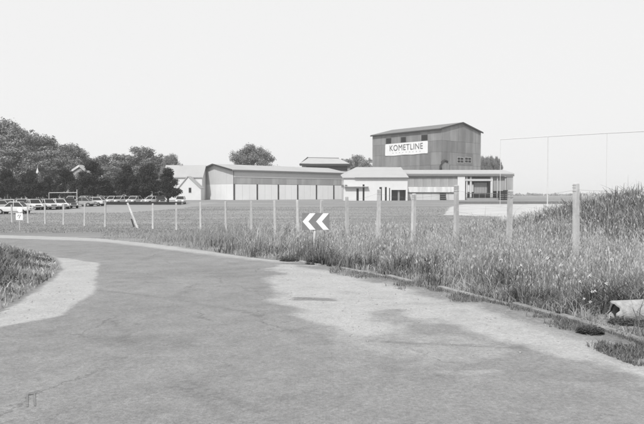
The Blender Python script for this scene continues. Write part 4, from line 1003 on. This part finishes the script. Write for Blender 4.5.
# short weeds in the dirt strip along the kerb
x, y = scatter(160000, 6, 19, 330, 800, 51, .9); kd_ = dline(x, y, KP)
k = inpoly(x, y, ROADP) & (kd_ < .75) & (fbm(x, y, .6, 53) + .25 * np.exp(-kd_ / .1) - .28 * kd_ + .1 * np.random.default_rng(8).random(len(x)) > .50); x, y = x[k], y[k]
blades('kerbside_grass', x, y, .02 + .08 * np.random.default_rng(5).random(len(x)) ** 2, .0035 + .0002 * y, M['grassdark'], 54, .9, z=tz(x, y) - .005, label='tufts of low grass in the dirt strip along the kerb')

# broad-leaved weed clumps, single plants
def weed_mesh(seed, n, hmax, spread):
    r = np.random.default_rng(seed); V_ = []; Q_ = []
    for i in range(n):
        a = r.random() * 6.283; rr_ = spread * math.sqrt(r.random()); bx_, by_ = rr_ * math.cos(a), rr_ * math.sin(a)
        z = hmax * r.random() * (1 - .5 * rr_ / spread); l = r.uniform(.025, .06); wv = l * .34; tilt = r.uniform(-.3, .9)
        d_ = np.array([math.cos(a + r.normal() * .9), math.sin(a + r.normal() * .9), 0]); s = np.cross(d_, [0, 0, 1]); c0_ = np.array([bx_, by_, z])
        m_ = c0_ + d_ * l * .5 + np.array([0, 0, l * .35 * tilt]); t_ = c0_ + d_ * l + np.array([0, 0, l * .1 * tilt])
        k0 = len(V_); V_ += [c0_, m_ + s * wv, t_, m_ - s * wv]; Q_.append((k0, k0 + 1, k0 + 2, k0 + 3))
    return new_mesh('leaves', np.array(V_), np.array(Q_))
wm1, wm2 = weed_mesh(1, 900, .17, .22), weed_mesh(2, 1100, .32, .30)
for i, (px, py, me, sc, sx, lab) in enumerate([
    (590, 333, wm1, .62, 1.1, 'low dark leafy weed clump spilling over the kerb onto the shoulder'),
    (640, 327, wm2, .42, 1.6, 'dark bushy weed clump in front of the concrete pipe at the right edge'),
    (597, 314, wm1, .9, 1.0, 'dark leafy weed just left of the broken pipe mouth'),
    (622, 325, wm2, .4, 1.4, 'dark leafy weed clump below the middle of the concrete pipe'),
    (290, 261, wm2, .6, 1.5, 'dark tuft at the road edge left below the chevron sign'),
    (318, 264, wm2, .8, 1.3, 'dark tuft at the road edge right below the chevron sign'),
    (336, 266, wm2, .6, 1.2, 'dark tuft at the road edge further right of the chevron sign'),
    (505, 250, wm2, 1.2, 1.2, 'dark bushy weed at the foot of the second post from the right'),
    (545, 225, wm2, 1.1, 1.6, 'dark shrubby weed on the bank between the two right-hand posts'),
    (575, 300, wm2, .9, 1.3, 'dark weed below the right-hand fence post, behind the kerb')]):
    g = G(px, py); t = thing('weed_clump', lab, 'plant', (g[0], g[1], gz(g[0], g[1])), rz=i * 1.3, group='broad-leaved weed clumps', scale=(sc * sx, sc * sx, sc))
    link_mesh('leaves', me, M['weed'], t)
    b = MB(); r = random.Random(i)
    for k in range(6): a = k * 1.05; b.tube([(0, 0, -.02), (.06 * math.cos(a), .06 * math.sin(a), .1), (.16 * math.cos(a), .16 * math.sin(a), .2)], [.006, .004, .002], 4)
    b.build('stem', M['grassdark'], t)
# white umbel flowers
def umbel(h):
    t = bpy.data.objects.new('wild_flower', None); C.objects.link(t); b = MB(); b.tube([(0, 0, -.02), (.02, 0, h * .6), (.03, .01, h)], .003, 4)
    b2 = MB()
    for k in range(11):
        a = k * 2.4; q = .030 * math.sqrt(k / 11); c = Vector((.03 + q * math.cos(a), .01 + q * math.sin(a), h + .03 + .012 * math.cos(k * 1.9) - 14 * q * q)); b.tube([(.03, .01, h), c], .0015, 3)
        b2.add([c + Vector(((.007 * math.cos(j * 1.05)), .007 * math.sin(j * 1.05), .002)) for j in range(6)] + [c + Vector((0, 0, .011))], [(j, (j + 1) % 6, 6) for j in range(6)])
    b.build('stem', M['grassdark'], t); b2.build('petals', M['petal'], t); return t
fp = umbel(.5); fpl = [(588, 303, 1.0), (592, 306, .9), (585, 307, .8), (596, 304, .95), (590, 310, .8), (604, 300, 1.1), (578, 300, .95), (560, 292, 1.1), (548, 285, 1.2), (522, 280, 1.1), (540, 270, 1.3), (610, 285, 1.2), (630, 280, 1.2), (500, 275, 1.1), (475, 270, 1.0)]
for i, (px, py, s) in enumerate(fpl):
    t = fp if i == 0 else copy_tree(fp); g = G(px, py + 22); t.location = (g[0], g[1], gz(g[0], g[1])); t.rotation_euler = (0, 0, i); s *= .72; t.scale = (s, s, s * random.uniform(1.1, 1.7))
    tag(t, 'small white umbel wildflower standing in the tall grass by the right-hand kerb', 'flower', 'white umbel flowers in the verge')

# loose stones on the gravel shoulder
r = np.random.default_rng(71); n = 5200
x = r.uniform(-5, 8, n); y = r.uniform(5, 20, n)
gA = [pA, pB, pL, pC]; k = np.zeros(n, bool)
for p_ in gA: k |= inpoly(x, y, p_)
k |= (dline(x, y, KP) < .5) & inpoly(x, y, ROADP)
x, y = x[k], y[k]; n = len(x); s = .004 + .012 * r.random(n) ** 3
oct_ = np.array([(1, 0, 0), (0, 1, 0), (-1, 0, 0), (0, -1, 0), (0, 0, .8), (0, 0, -.6)]); tri = np.array([(0, 1, 4), (1, 2, 4), (2, 3, 4), (3, 0, 4), (1, 0, 5), (2, 1, 5), (3, 2, 5), (0, 3, 5)])
jit = 1 + .35 * r.normal(size=(n, 6, 1)).clip(-1.5, 1.5)
V_ = np.stack([x, y, tz(x, y) + s * .2], -1)[:, None, :] + oct_[None] * jit * s[:, None, None]
T_ = (np.arange(n) * 6)[:, None, None] + tri[None]
me = new_mesh('loose_stones', V_.reshape(-1, 3), T_.reshape(-1, 3))
tag(link_mesh('loose_stones', me, mat('loose_stone', .33, .3, 20, .9)), 'loose gravel stones scattered on the pale shoulders', 'gravel', kind='stuff')

# ------------------------------------------------------------ air
HAZE = .00042
if HAZE:
    b = MB(); b.box(-1500, 1900, -80, 5800, -3, 32)
    hm = bpy.data.materials.new('haze_air'); hm.use_nodes = True; n = hm.node_tree; n.nodes.clear()
    out = n.nodes.new('ShaderNodeOutputMaterial'); v_ = n.nodes.new('ShaderNodeVolumePrincipled'); v_.inputs['Density'].default_value = HAZE; v_.inputs['Color'].default_value = (.95, .95, .95, 1); v_.inputs['Anisotropy'].default_value = .2
    n.links.new(v_.outputs[0], out.inputs['Volume'])
    tag(b.build('haze', hm), kind='stuff')
